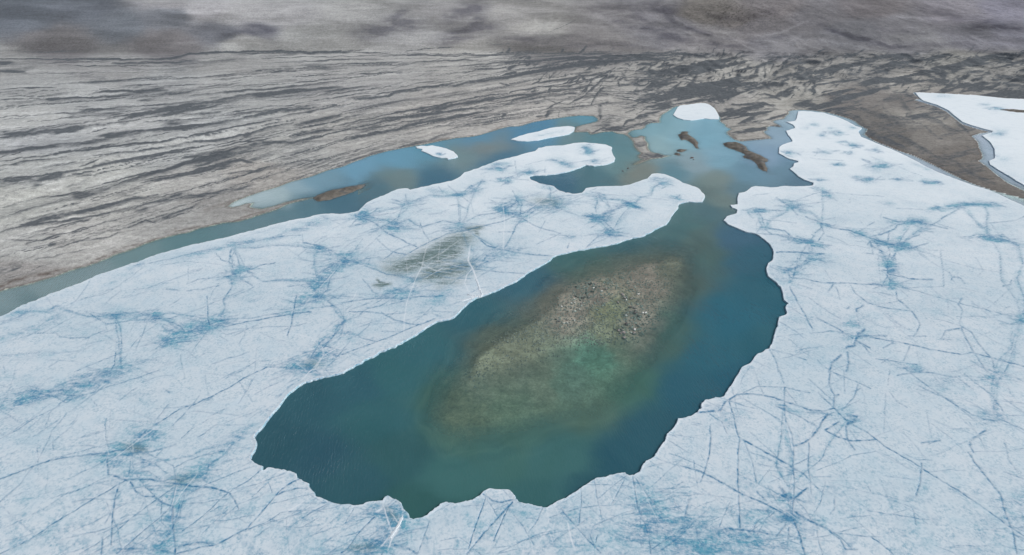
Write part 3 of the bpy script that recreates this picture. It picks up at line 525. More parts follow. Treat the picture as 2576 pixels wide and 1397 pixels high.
WHITE = """
E|2.2|1|965,450 950,560 990,640 1020,720 1055,820;E|1.6|.8|990,600 940,670 920,730 950,790;E|2.4|1|1050,820 960,845 900,865;E|2|1|945,818 1040,835;E|1.4|.7|1210,130 1220,260 1210,500;E|1.5|.7|650,400 600,620 560,690 490,880 470,1000 475,1130;E|1.3|.35|330,640 450,540 600,470 800,380 1000,330 1050,340;E|1.5|.6|1430,160 1560,70;E|1.3|.6|1400,220 1400,280 1480,350;E|1.3|.6|700,560 850,600 980,620;E|1.3|.5|150,240 500,180;E|1.3|.5|500,620 640,560 760,500 900,400;E|1.2|.6|560,560 700,640 860,660;E|1.2|.6|620,700 760,620 900,640;E|1.2|.5|480,530 500,680;E|1.2|.5|740,420 720,600;E|1.2|.5|800,520 930,560;E|1.2|.5|640,600 900,500;E|1.4|.6|90,850 120,790
D|1.2|.7|2400,1180 2430,1260 2380,1340 2340,1397;D|1.2|.7|2550,1200 2420,1280 2330,1390;D|1.2|.6|2200,1310 2300,1390;D|1.3|.5|2120,1120 2200,1110 2330,1140 2380,1190 2440,1290;D|1.2|.5|2540,600 2400,760 2230,960;D|1.2|.5|1570,1050 1680,1020 1900,1000;D|1.1|.4|1640,700 1800,690
G|1.2|.7|1200,440 1100,500 1000,580 900,650 800,730 760,780;G|1.2|.5|1000,560 1000,640;G|1.2|.6|800,600 820,640 790,730;G|1.3|.6|1480,800 1380,920 1300,1040;G|1.3|.7|1290,1050 1330,880;G|1.5|.5|1295,1050 1290,1200;G|1.2|.5|1290,1040 1150,1160 1000,1290;G|1.6|.6|2150,1085 2240,1030 2330,970;G|1.3|.5|1900,560 2100,470;G|1.5|.6|2060,790 2150,780;G|1.6|.8|2250,100 2330,20 2400,0;G|1.2|.5|240,760 330,610;G|1.2|.5|1850,1210 1950,1120 2100,930;G|1.3|.5|1780,150 1870,80
H|2.2|.8|310,1010 340,1120 380,1240;H|1.8|.7|370,1090 430,1170;H|2.6|1|460,1120 420,1200 370,1260 290,1350;H|2.6|1|430,1210 380,1280 350,1370;H|2.6|.8|260,1080 310,1060;H|2.6|.4|1545,1090 1550,1170;H|3|.4|1480,1300 1590,1180;H|2.6|.7|1690,1150 1720,1290 1750,1370;H|1.4|.5|1410,1270 1440,1397;H|1.3|.5|2230,850 2330,1080 2390,1180;H|1.4|.5|1560,1240 1590,1330;H|1.3|.5|1100,960 1250,920
F|1.2|.5|1540,470 1540,560;F|1.2|.5|1510,640 1560,700;F|1.4|.5|1290,1080 1270,1180;I|1.4|.5|820,930 830,1100;I|1.4|.5|830,1120 700,1030
"""
DIRT = """
E|20|.8|360,620 500,600 650,530 800,450 950,385;E|20|.75|600,680 800,640 950,600;E|22|.8|650,580 780,520 880,450;E|5|.9|250,745 300,755 370,735;E|3|.8|270,700 290,725 340,730;E|12|.5|340,640 450,600;E|6|.7|930,330 1060,315;E|5|.6|1000,340 1030,370;E|13|.35|1450,110 1620,130;E|14|.4|700,740 900,700
D|12|.3|2280,1340 2400,1330;G|12|.4|940,590 1080,620;H|10|.35|340,1060 420,1150;H|12|.3|60,1360 250,1340;G|14|.3|1300,860 1450,830
"""
LAND = """
A|3.2|1|0,445 400,445 760,440 1000,445 1200,440 1350,425 1420,405 1600,395 1900,382 2200,385 2300,398 2555,378;A|6|.9|0,1035 150,1010 300,985 420,970 600,945 950,910;A|8|.9|880,905 980,870 1100,845 1250,820 1450,780 1600,755 1800,720 2000,700 2200,680 2400,665 2555,650
A|5|.7|1080,860 1250,850 1500,810 1650,780;A|3|.8|1080,915 1300,900 1600,880;A|6|.9|0,1150 200,1110 450,1080 700,1060 850,1015 1000,990 1300,955 1600,925 1900,870 2100,820 2300,815 2520,785;A|3|.9|170,1195 400,1150 700,1110 900,1085 1200,1060 1400,1020 1600,980 1800,940 2100,890
A|5|.7|0,1240 200,1210 350,1190 500,1170;A|4.5|.8|700,1165 1000,1130 1300,1095 1450,1060 1700,1040 1850,1000 2000,960 2200,920;A|9|.9|1820,1020 1880,1000;A|4|.9|0,1340 300,1310 600,1270 900,1200 1200,1150 1450,1130;A|2.5|.7|0,1390 300,1350 700,1300
A|7|.85|850,1390 1080,1310 1250,1270 1450,1190 1600,1150 1800,1110 1950,1070 2200,1060 2400,1010;A|5.5|.8|1050,1370 1300,1320 1600,1240 1800,1190 1900,1220;A|6|.8|1240,1340 1450,1290 1800,1200;A|5|.65|1700,1300 1900,1280 2100,1240 2300,1200 2500,1190
A|7|.7|2200,940 2350,900 2555,860;A|6|.7|2150,1020 2350,980 2555,970;A|6|.6|2280,1060 2555,1040;A|2|.5|0,380 300,390 600,380;A|1.6|.6|0,490 250,490;A|4|.3|500,580 700,560;A|2|.8|0,665 430,650;A|2|.8|910,645 1180,628;A|1.6|.8|870,605 1000,590 1200,590 1400,590 1650,570 1920,545
A|1.5|.7|1650,600 1850,570;A|1.5|.8|2020,540 2150,530 2250,542;A|1.3|.6|1720,610 1850,590 2050,560;A|1.6|.7|1060,680 1230,660;A|11|.35|0,800 400,760 700,730 1200,700 1500,670 2000,640;A|7|.45|1270,470 1600,460 1850,430;A|4|.4|1200,520 1450,500;A|3|.5|2300,1310 2555,1180
A|2|.6|0,1000 400,950 900,880;A|4|.4|300,1260 700,1200;A|2|.6|560,800 680,795;A|5|.4|1500,920 1800,870;A|2.5|.5|1100,470 1400,480 1700,470;A|3|.5|900,495 1000,510 1100,515;A|3|.55|2000,760 2250,740 2480,700;A|2.5|.6|1500,880 1700,860 2000,830;A|8|.3|2000,730 2500,720
B|2.4|.85|140,555 230,550 450,535;B|1.6|.7|240,530 540,480 600,460;B|1.6|.6|0,380 180,375;B|1.6|.8|480,380 700,360 900,345;B|2|.7|500,490 560,465 850,450 1000,430 1200,400 1600,370;B|1.6|.7|1130,420 1300,395 1500,390;B|3|.8|1500,500 1700,450 2000,430 2200,410 2550,380
B|3.6|.95|100,745 350,715 400,690 600,675;B|5|.9|600,660 900,630 1000,605 1200,580 1400,545 1600,510 1900,470 2200,450 2450,430;B|14|.5|0,840 300,780 600,740 900,700 1200,660 1500,580;B|5|.8|0,950 150,920 350,880 600,860 850,820 1200,800 1250,770 1400,720 1520,690;B|8|.8|1210,800 1300,750 1500,700
B|5.5|.9|0,1040 150,1010 400,970 600,910 850,870 1150,820;B|3|.7|0,980 300,950 350,940;B|5|.4|500,960 1000,920 1100,910;B|2.4|.8|1350,700 1450,650 1700,650 1850,600;B|4|.8|1690,780 1780,740 1850,690 2000,560;B|4|.8|1870,780 1910,700 1970,650;B|5|.7|1940,780 1940,890;B|2|.6|1800,760 1880,720
B|3|.8|1830,620 1950,560 2060,510;B|6|.8|2260,680 2330,620 2400,560 2440,490;B|4|.8|2380,630 2500,560;B|4|.8|2450,670 2540,620;B|3|.8|2480,690 2510,720;B|5|.8|2180,800 2300,740 2400,680;B|4|.8|2390,760 2450,710;B|3|.7|2130,840 2200,820;B|6|.8|2200,880 2350,840;B|4|.8|2060,980 2140,900 2200,890
B|3|.8|1860,1010 1960,960 2100,980 2200,940 2300,900;B|5.5|.75|2000,440 2200,430 2350,450 2555,400;B|15|.75|150,260 350,220 450,190 560,180;B|9|.5|330,170 420,120 480,70;B|13|.75|740,320 880,260 1000,220 1150,210;B|13|.75|820,140 950,80 1060,60;B|12|.6|1030,130 1000,230;B|6|.5|760,120 800,110;B|1.4|.6|1520,245 1640,210 1760,155
B|12|.4|1150,290 1500,300 1900,310;B|24|.4|1880,20 2100,120 2350,230 2555,300;B|12|.45|2300,50 2555,130;B|2|.6|560,480 750,440 960,430;B|2|.6|0,600 150,575;B|4|.6|780,720 880,715;B|5|.4|1000,700 1200,690;B|3|.6|1240,950 1280,940;B|4|.6|1450,880 1520,870;B|2|.6|860,580 960,550 1090,550
B|7|.5|20,880 250,850 500,830;B|5|.5|80,970 300,935;B|2|.5|300,650 560,600 800,590;B|4|.4|420,1010 600,980;B|3|.5|1080,330 1300,330;B|6|.5|1400,510 1700,500;B|5|.7|2200,540 2330,470;B|5|.8|2400,680 2440,720
C|5|.8|0,680 60,620 100,560;C|5|.8|120,670 130,600;C|6|.9|210,650 260,710 290,770;C|8|.95|340,750 350,650 400,590 440,580;C|5|.8|380,640 420,600;C|6|.85|470,600 540,560 560,500 620,470 700,450;C|7|.9|500,700 600,650 680,630 760,630;C|6|.85|620,740 760,690 850,640;C|7|.85|740,720 830,680
C|6|.8|660,570 760,500 900,460 1050,460 1190,410;C|7|.8|660,600 800,560 1000,500;C|4.5|.9|50,500 180,460 350,440 480,420;C|4|.8|180,500 300,480;C|5|.7|265,560 285,555;C|5|.85|370,780 500,780 600,770 690,790;C|6|.85|400,850 520,810 600,800;C|7|.8|420,930 500,890 560,850;C|10|.95|830,795 900,770 970,745;C|5|.85|975,710 990,690
C|5|.85|1180,420 1320,410;C|8|.9|1380,450 1500,420 1700,420 1750,460;C|7|.8|1420,500 1560,490 1700,490 1800,510;C|8|.9|1340,620 1450,580 1560,600;C|8|.9|1480,540 1560,520;C|7|.9|1480,660 1560,640;C|11|.9|1850,540 1950,540 1960,600 1830,600;C|4|.7|1790,660 1900,640;C|5|.7|1820,480 1930,480;C|4|.7|1860,430 1940,420
C|7|.8|2010,530 2050,530;C|6|.8|2060,580 2065,610;C|5|.8|2130,540 2250,530;C|5|.8|2110,640 2070,700;C|4|.7|2170,460 2250,500;C|9|.9|2290,430 2400,430 2470,470;C|7|.8|2350,560 2480,580;C|7|.9|2400,620 2540,650;C|4|.7|2180,660 2380,670;C|5|.7|2220,600 2240,640;C|5|.7|2450,720 2555,740
C|6|.7|1400,1000 1530,1040 1700,1120;C|8|.5|1250,850 1350,900;C|5|.7|1950,900 2000,850;C|6|.75|2050,900 2150,1000;C|5|.7|1100,740 1200,700;C|4|.6|1150,790 1200,760;C|8|.55|1500,750 1650,700;C|6|.5|2130,1100 2230,1150;C|6|.5|1040,190 1200,260 1400,310 1560,360 1900,375;C|9|.55|2150,210 2300,180 2450,210
C|4|.6|30,440 200,420 360,400;C|4|.7|560,430 760,420 1000,420;C|3|.7|800,440 1000,430;C|5|.7|400,650 360,700;C|3|.6|610,500 610,600;C|4|.7|860,650 880,680;C|5|.5|1600,860 1800,940 1950,1050;C|8|.4|1400,900 1600,1000;C|5|.6|1900,1250 2100,1330;C|5|.5|1850,1170 2050,1200;C|4|.7|560,610 640,600;C|4|.6|700,500 830,470;C|6|.5|1340,560 1400,600;C|4|.6|1240,540 1340,530;C|4|.6|2260,750 2290,752;C|7|.6|1640,690 1760,740;C|4|.8|1850,640 1830,680
C|5|.6|1620,440 1800,500;C|5|.6|1540,470 1480,500;C|6|.6|1360,640 1420,680;C|5|.5|1240,700 1180,760;C|5|.5|1360,740 1260,790;C|9|.35|1600,900 1500,800;C|5|.5|1980,620 2060,570;C|4|.6|2300,520 2220,580
D|7|.9|160,290 400,220 700,160 1000,90 1200,60;D|5|.7|0,340 200,290 450,260 800,200 1100,130 1400,70 1700,40;D|3|.7|0,160 250,90 500,60 800,0;D|2.5|.7|0,240 250,160 450,110 850,20;D|2.5|.6|0,400 300,400 600,320 1000,210;D|4.5|.7|1220,230 1420,160 1500,120;D|3|.6|950,300 1100,250 1200,290;D|3|.5|300,470 700,350 1000,300;D|4|.4|0,520 300,440 600,400 900,370;D|4.5|.6|1350,90 1500,70 1700,20 1900,0
C|12|.6|1240,860 1400,990 1600,1090;C|10|.55|1300,800 1500,860 1700,900;C|10|.6|1500,960 1720,1060 1900,1180;C|8|.6|1750,860 1900,900 2050,980;C|9|.55|1950,1150 2150,1290 2350,1380;C|7|.6|1120,830 1260,870;C|9|.5|1620,720 1700,830 1640,900
D|3|.4|0,600 200,560 500,500 800,430;D|3|.5|560,420 800,380 900,340;D|2|.5|300,400 365,385;D|5|.35|200,370 700,330
"""
SHORED = """
D|6|.8|0,745 120,700 200,680;D|7|.8|200,675 400,640;D|6|.85|400,635 600,595 720,560;D|6|.8|720,550 900,480;D|4|.8|900,470 1050,425;D|3|.7|1050,425 1300,350;D|3|.75|1300,345 1500,300 1800,255;D|3|.7|1800,240 2060,165;D|3|.8|2060,165 2330,95;D|5|.45|1250,340 1450,300;D|6|.35|1530,180 1700,120 1900,60;D|3|.7|1820,175 1900,185
B|2|.8|0,1238 220,1158 480,1100 720,1052 985,1015;B|2.4|.6|1120,978 1240,945;B|2.4|.6|1330,935 1520,880;B|2|.7|1700,865 1890,860 1930,890;B|2.4|.7|1750,945 1750,985 1850,980
Z|4|.7|1280,330 1340,390 1370,430;Z|4|.75|1360,480 1450,540;Z|4|.75|1520,560 1700,550 1870,535;Z|3|.7|1830,500 1790,470;Z|5|.8|1930,385 1990,400;Z|3|.8|2020,300 2085,225;Z|3|.6|2100,200 2300,195 2540,225;Z|3|.6|560,300 550,340 380,380;Z|4|.7|220,540 330,515;Z|3|.7|1150,130 1260,270
C|2.6|.8|980,825 1150,855 1290,905;C|3|.85|1370,1000 1500,1080 1720,1160 1950,1270 2150,1365;C|3|.6|1730,745 1900,795 2090,925;C|3|.7|2220,1100 2250,1180;C|3|.7|2250,1230 2480,1390
"""
HPALE = """
A|6|.8|950,10 1100,40 1300,90 1500,95 1750,90;A|4|.6|1120,330 1400,320 1700,290 1900,290;A|5|.5|1900,180 2100,180 2300,160;A|6|.5|2000,120 2200,60 2555,30;A|5|.5|0,850 500,850 1000,830 1300,770;A|4|.5|0,650 300,645;A|4|.5|900,630 1200,610 1500,590
B|5|.5|0,170 150,160 280,130;B|6|.6|420,170 600,140 720,90;B|5|.5|560,250 760,240;B|5|.8|1380,230 1480,190 1560,220 1640,140;B|4|.6|1450,130 1480,240;B|7|.4|1700,20 1850,120 2000,250 2250,350;B|4|.5|900,300 1100,290;B|5|.5|700,440 900,420 1250,500;B|5|.5|1400,830 1520,830;B|6|.4|1000,900 1300,880;B|6|.4|600,960 1000,1000
C|3|.9|480,260 560,262 640,260 740,240 860,190 960,150;C|5|.5|0,130 60,180 250,240 450,260;C|4|.45|450,260 600,300 850,370;C|2.4|.9|1080,70 1150,92;C|3|.5|1560,110 1700,135 1900,145 2150,150;C|3|.4|1000,160 1150,260 1300,330;C|5|.3|1200,60 1350,120 1600,150;C|4|.4|2230,40 2400,90 2555,160;C|5|.4|2200,300 2500,350
C|6|.8|430,690 520,720 600,600;C|7|.7|560,540 600,580 600,510;C|8|.7|700,780 900,640 1050,700;C|6|.6|1000,600 1120,660 1050,740;C|7|.8|1550,650 1650,560 1750,600;C|6|.7|1730,560 1660,520;C|6|.7|2100,600 2200,640;C|6|.6|1200,440 1350,500;C|5|.6|1180,740 1350,700;C|6|.5|1720,780 1850,800 1950,860;C|5|.5|1330,860 1400,920;C|6|.5|520,960 700,840 780,820
"""
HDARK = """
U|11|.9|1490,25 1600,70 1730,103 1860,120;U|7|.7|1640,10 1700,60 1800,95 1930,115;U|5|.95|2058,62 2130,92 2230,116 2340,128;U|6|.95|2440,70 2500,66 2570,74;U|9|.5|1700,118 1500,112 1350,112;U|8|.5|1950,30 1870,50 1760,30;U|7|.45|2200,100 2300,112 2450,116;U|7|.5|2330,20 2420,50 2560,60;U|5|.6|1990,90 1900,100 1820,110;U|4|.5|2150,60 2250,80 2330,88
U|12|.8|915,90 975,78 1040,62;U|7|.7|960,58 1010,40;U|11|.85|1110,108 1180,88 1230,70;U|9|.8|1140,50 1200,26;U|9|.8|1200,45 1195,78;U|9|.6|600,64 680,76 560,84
"""
HPALE2 = """
U|3|.9|1668,22 1730,66 1810,95 1930,118;U|2|1|1880,92 1960,84 2005,66 2040,50;U|1.6|.8|2080,24 2106,32;U|5|.7|1330,85 1370,66 1390,50;U|4|.6|1560,100 1640,118 1760,124;U|3|.6|2060,100 2180,122 2330,134;U|2|.7|2240,40 2330,50 2450,52;U|8|.5|1450,15 1540,60 1640,100;U|4|.5|2040,70 2000,100 1960,116
"""

# ------------------------------------------------------------------ colours of the land, in the places where the photograph shows them
def R3(txt):
    out = []
    for q in txt.split(';'):
        u, v, r, g, b = [float(a) for a in q.split(',')]; out.append((u, v, lin((r, g, b))))
    return out
def grey(L, f): return [(u, v, c*(1-f)+c.mean()*f) for u, v, c in L]
LANDC = R3("60,40,100,108,121;300,60,103,110,121;200,20,100,107,120;420,40,108,112,122;550,80,106,108,118;650,78,112,112,122;150,105,114,110,113;420,110,118,113,116;420,3,150,146,150;520,22,160,156,160;600,40,158,155,157;620,108,162,160,157;800,112,160,158,155;700,40,152,149,151;760,95,150,149,147;900,30,152,150,149;1000,75,150,148,148;1150,30,138,135,136;1300,40,148,144,142;1350,75,152,148,143;1350,108,120,116,115;1480,105,121,116,116;1550,40,140,135,135;1620,20,128,124,130;1680,70,124,121,126;1780,30,120,112,106;1850,50,124,115,112;1800,90,130,125,126;1900,70,122,116,120;1950,110,124,121,126;2050,40,120,116,122;2150,80,116,115,122;2250,60,122,119,126;2300,110,122,120,124;2400,30,128,122,132;2450,90,112,110,120;2540,20,126,122,140;2540,80,116,114,128;2200,20,120,112,116;1950,20,118,110,112;0,170,142,140,138;300,170,140,138,137;600,160,142,140,138;60,220,146,146,145;400,210,142,142,142;250,260,158,158,157;60,300,168,167,164;300,290,160,159,158;600,230,152,151,149;900,170,152,149,146;1200,150,154,150,145;900,230,148,145,143;500,300,158,158,157;100,350,150,151,153;100,420,160,160,157;400,380,158,158,156;250,450,162,161,156;50,520,158,157,151;300,500,160,157,151;700,380,152,150,146;500,460,156,152,147;900,330,150,146,141;1100,290,154,148,142;1300,280,160,153,146;50,620,160,158,154;200,600,162,158,153;400,540,150,147,143;560,500,138,134,130;30,690,140,134,130;650,440,152,145,138;1450,250,158,152,145;1600,220,152,147,141;1700,190,150,145,138;1850,190,152,147,139;1900,290,152,146,138;1900,330,150,143,134;1800,240,150,144,138;2000,240,152,147,138;2050,200,146,141,134;2200,180,140,136,131;2300,210,150,143,134;2400,160,146,142,134;2540,180,140,136,130;2150,250,122,115,110;2200,310,110,104,99;2300,290,142,135,126;2330,350,124,117,110;2250,350,104,98,93;2400,400,112,104,97;2500,450,110,102,95;2300,260,114,108,104")
ISLC = lin((90, 87, 82))
LANDC = [(u, v, c*(.94 if u > 1900 and v > 130 else 1)) for u, v, c in grey(LANDC, .42)]
def landattr(Zg):
    U, V = proj(X, Y, Zg)
    m = (V > -260) & (V < 2500)
    idx = np.flatnonzero(m.ravel()); u = U.ravel()[idx]; v = V.ravel()[idx]
    uu = u + 26*(fbm(u/50, v/25, 3, 91)-.5); vv = v + 14*(fbm(u/60, v/22, 3, 95)-.5)
    c = np.zeros((U.size, 4)); c[:, :3] = lin((140, 134, 128))
    c[idx, :3] = rbf(uu, vv, LANDC, sx=2.2, p=2.9, r0=9)
    return U, V, m, c, (u, v, idx)
LU, LV, LM, LC, (lu, lv, lidx) = landattr(Z)
print("land colours")
wob = Pt(LU + 9*(fbm(LU/30, LV/16, 3, 15)-.5), LV + 7*(fbm(LU/26, LV/9, 3, 17)-.5), LM)
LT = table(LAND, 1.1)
rs = np.random.RandomState(77)
def tinv(u, t):
    a, b, c, d = [np.interp(u, cx, q) for q in (cA, cB, cC, cD)]
    return np.where(t < .12, a+t/.12*(b-a), np.where(t < .52, b+(t-.12)/.4*(c-b), c+(t-.52)/.48*(d-c)))
THIN, PALE = [], []
for i in range(620):                       # painted ledge strokes along the terraces; dark ones imitate shaded faces
    t0 = rs.uniform(.1, .97); L = rs.uniform(50, 420); u0 = rs.uniform(-150, 1700); us = np.linspace(u0, u0+L, 7)
    vs = tinv(us, t0+rs.uniform(-.02, .02)*np.linspace(0, 1, 7)) + rs.randn(7)*.8
    if vs[3] < 126 or us[-1] > 1830: continue
    (THIN if rs.rand() < .72 else PALE).append((np.c_[us, vs], rs.choice([.9, 1.2, 1.8, 2.8, 4.5], p=[.3, .3, .2, .13, .07]), rs.uniform(.35, .95)))
for i in range(760):                       # dark strokes painting shaded gullies and lumps of the hummocky moraine
    u0, v0 = rs.uniform(1250, 2620), 133+abs(rs.randn())*75
    k_ = (u0-1250)/1350; a = -(.25+.75*rs.rand())*(1.1-.7*k_)+.25*rs.randn(); L = rs.uniform(10, 62)*(.6+.4*min(1, (v0-120)/100))
    P = [np.array([u0, v0])]
    for q in range(4): a += rs.randn()*.28; P.append(P[-1]+np.array([math.cos(a), math.sin(a)*.75])*L/4)
    THIN.append((np.array(P), rs.choice([1.0, 1.6, 3.0, 5.4], p=[.22, .30, .28, .20]), rs.uniform(.4, .95)*(.55 if u0 > 2080 and v0 > 240 else 1)))
for i in range(260):
    u0, v0 = rs.uniform(-50, 2620), rs.uniform(2, 122); a = rs.randn()*.12-.06+(.35 if u0 > 1900 else 0)*(1 if rs.rand() < .6 else -1)
    L = rs.uniform(20, 150); P = [np.array([u0, v0])]
    for q in range(4): a += rs.randn()*.08; P.append(P[-1]+np.array([math.cos(a), math.sin(a)*.8])*L/4)
    (THIN if rs.rand() < .4 else PALE).append((np.array(P), rs.uniform(.9, 2.2), rs.uniform(.1, .36)))
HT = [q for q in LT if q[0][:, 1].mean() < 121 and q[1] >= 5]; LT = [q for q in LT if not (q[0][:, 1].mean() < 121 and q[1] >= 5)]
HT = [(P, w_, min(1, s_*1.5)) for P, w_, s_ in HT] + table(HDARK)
dark = np.zeros(LU.size); wob.paint(dark, LT, soft=.8, seed=4, asym=True)  # dark gravel and shaded slope faces, both painted into the land colour
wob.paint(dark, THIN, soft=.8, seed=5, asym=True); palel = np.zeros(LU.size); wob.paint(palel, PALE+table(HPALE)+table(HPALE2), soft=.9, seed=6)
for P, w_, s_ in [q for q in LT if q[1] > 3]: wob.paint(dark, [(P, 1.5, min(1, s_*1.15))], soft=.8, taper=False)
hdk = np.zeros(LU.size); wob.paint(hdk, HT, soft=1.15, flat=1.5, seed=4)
# fine streaks that follow the terraces and hummocks
tc = tcoord(lu, lv); lf = 1-ss(1300, 1800, lu)
Xl, Yl = X.ravel()[lidx], Y.ravel()[lidx]
pat = fbm(lu/170, tc*17, 4, 61, .6); pat2 = fbm(lu/60, tc*52, 3, 67, .6); patch_ = fbm(lu/240, lv/60, 3, 69)
sl_ = ss(.48, .72, pat)*.6 + ss(.50, .74, pat2)*.4
sl_ *= ss(.35, .6, patch_)*.9+.25
hm = fbm(lu/60+lv/26, lv/13+lu/95, 4, 63, .55); hm2 = fbm(lu/34+lv/18, lv/7+lu/60, 3, 65, .6)
sr_ = ss(.48, .64, hm)*.8 + ss(.52, .72, hm2)*.4
foot = ss(128, 142, lv)
sr_ *= foot
ptt = lf*sl_*(.25+.75*ss(118, 160, lv)) + (1-lf)*sr_
ptt *= 1-.6*ss(2000, 2160, lu)*ss(250, 320, lv)
gr_ = fbm(lu/9, lv/3, 3, 72, .7)
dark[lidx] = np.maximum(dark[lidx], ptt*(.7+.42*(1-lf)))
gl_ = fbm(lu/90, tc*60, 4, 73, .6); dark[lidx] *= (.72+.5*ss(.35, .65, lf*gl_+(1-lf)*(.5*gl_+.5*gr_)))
# pale veins
pale = ss(.60, .78, fbm(lu/120, tc*40, 4, 81, .6))*lf*ss(125, 160, lv)*.45
hillv = 1-foot
fan = fbm(lu/220+lv/90, lv/30-lu/260, 4, 83)
fine = fbm(lu/7, lv/4, 3, 84, .7)
k = (1.03+pale*.5+.34*palel[lidx] + hillv*(.20*(ss(.38, .58, fan)-.5)+.5*(fan-.5)) + (fine-.5)*.24)*(1-.20*hillv)
LC[lidx, :3] *= k[:, None]
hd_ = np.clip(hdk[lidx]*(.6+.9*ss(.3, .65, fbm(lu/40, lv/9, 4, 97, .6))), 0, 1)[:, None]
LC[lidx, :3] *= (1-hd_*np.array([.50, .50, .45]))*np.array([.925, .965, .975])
spk = np.exp(-((lu-1860)/130)**2-((lv-35)/45)**2)*ss(.56, .7, fbm(lu/3.2, lv/2.2, 2, 88, .8))
LC[lidx, :3] *= (1-.45*spk)[:, None]
# brown, wet and stony waterline
sd_ = np.zeros(LU.size); wob.paint(sd_, table(SHORED), soft=.7, seed=9, taper=False)
wet = 1-ss(.3, 1.3, DS.ravel() + .8*(fbm(X/4, Y/4, 3, 19).ravel()-.5)); sd_ = np.maximum(sd_*(.5+.8*ss(.35, .6, fbm(X/2.5, Y/2.5, 3, 22).ravel())), wet*.75)
LC[:, :3] = LC[:, :3]*(1-sd_[:, None]*.8) + np.array(lin((84, 76, 71)))*sd_[:, None]*.8
dark = np.clip(dark, 0, 1)*(1-.6*np.clip(sd_, 0, 1))
# bed colours
BEDC = R3("1500,745,140,116,110;1440,790,140,120,114;1620,700,136,114,108;1600,800,134,114,108;1530,780,128,119,98;1540,830,122,113,98;1300,860,118,110,98;1200,920,126,119,106;1490,890,104,126,114;1440,960,108,118,108;1350,950,118,114,102;1150,1050,110,104,86;1300,1040,112,114,98;1450,1050,104,110,96;1690,645,112,102,92;1000,1100,90,104,92;1750,800,84,104,92;60,780,140,138,130;500,600,130,128,118;1000,400,130,124,112;1500,330,130,126,116;1750,350,150,150,142;1900,440,130,126,118;1550,430,130,120,108;2450,400,150,150,150")
bi = np.flatnonzero((inl & INF).ravel()); bu = U0.ravel()[bi]; bv = V0.ravel()[bi]
LC[bi, :3] = rbf(bu+60*(fbm(bu/34, bv/26, 4, 33, .6)-.5), bv+50*(fbm(bu/34, bv/26, 4, 39, .6)-.5), BEDC, p=2, r0=12)*(1.2+2.2*(.55*fbm(bu/7, bv/5, 4, 34, .7)+.45*(2*fbm(bu/26, bv/16, 4, 36, .6)-.5))[:, None])
dark.ravel()[bi] = 0
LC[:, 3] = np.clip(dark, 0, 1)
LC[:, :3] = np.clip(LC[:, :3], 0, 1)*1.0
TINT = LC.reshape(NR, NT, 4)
del LC

# terrain pieces
isHill = (Y > yf+4)
bed_cells = cells_any(inl) & (cells_any(INF))
land_cells = ~bed_cells
hill_cells = land_cells & cells_all(isHill)
moraine_cells = land_cells & ~hill_cells
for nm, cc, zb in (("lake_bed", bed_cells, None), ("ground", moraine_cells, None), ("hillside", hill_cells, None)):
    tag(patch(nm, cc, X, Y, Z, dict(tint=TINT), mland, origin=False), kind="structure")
print("terrain")
for lab, zi, near, ins in IS:
    a = np.zeros((NR, NT, 4)); a[..., :3] = ISLC*(.62+.9*fbm(X/1.6, Y/1.6, 3, 44))[..., None]; a[..., 3] = .45*ss(.5, .7, fbm(X/3, Y/3, 3, 45))
    cc = cells_any(ins)
    tag(patch("gravel_islet", cc, X, Y, zi, dict(tint=a), mland, zbot=-.6), lab, "islet", "gravel islets in the lakes")

# ------------------------------------------------------------------ water
WATC = [(u, v, c*(1.16 if v < 440 else 1.0)) for u, v, c in R3("30,760,122,145,150;200,680,120,142,147;330,620,106,134,138;120,715,124,146,150;560,562,88,122,130;620,548,84,118,128;700,530,78,114,126;760,515,74,112,126;480,590,92,126,132;60,770,96,122,128;480,575,84,120,126;650,530,78,112,122;850,500,66,104,122;700,500,165,185,190;620,515,186,204,208;590,520,196,212,216;660,495,170,190,196;745,475,140,168,180;800,450,112,150,168;900,420,98,144,168;1000,400,92,142,166;1080,365,84,134,154;1200,345,76,126,152;1350,320,66,122,152;1480,303,80,136,156;1000,450,104,126,128;1150,400,102,126,130;1220,375,110,122,122;950,480,74,108,122;1100,450,58,102,124;1250,410,56,102,126;1500,345,78,122,132;1580,370,84,122,130;1560,410,92,126,130;1600,430,112,120,114;1400,455,54,96,118;1500,440,72,110,120;1450,330,92,120,124;1640,320,118,158,170;1700,350,130,168,180;1650,370,136,166,172;1780,340,116,160,178;1820,400,118,158,176;1740,420,128,150,158;1700,440,92,132,146;1800,460,122,138,134;1820,500,112,130,126;1780,485,96,118,118;1880,440,106,144,164;1930,400,122,150,172;1950,330,134,160,178;1990,295,146,170,184;1960,440,104,138,156;2010,460,92,122,140;1850,480,94,126,140;1780,530,76,108,116;1720,560,74,110,112;1745,600,88,108,102;1850,600,62,98,120;1750,600,78,104,104;1780,640,72,100,98;1880,650,48,94,112;1920,720,42,92,108;1850,800,40,96,114;1920,860,42,92,106;1800,900,42,94,110;1750,980,42,88,104;1850,950,38,88,106;1650,1100,42,84,98;1580,1170,40,82,96;1500,1240,40,80,90;1350,1260,54,96,98;1250,1150,62,103,100;1150,1200,60,103,102;1060,1280,46,86,84;1300,1100,66,104,98;1400,1150,60,102,102;1180,1100,64,102,96;1000,1150,48,88,92;900,1200,44,84,94;950,1050,48,92,98;800,1150,44,82,96;700,1130,42,80,92;780,1000,44,84,96;900,970,46,88,100;1000,950,50,96,102;1050,880,50,96,104;1200,800,46,92,104;1330,710,48,92,108;1450,640,60,100,102;1580,610,62,102,108;1700,590,70,106,110;1100,1000,60,98,94;1250,850,82,98,90;1400,760,92,102,94;1500,680,78,104,96;1600,660,84,104,96;1680,700,76,96,90;1650,850,66,98,94;1550,950,64,104,94;1450,1020,78,108,98;2480,400,152,168,182;2450,350,160,174,188")]
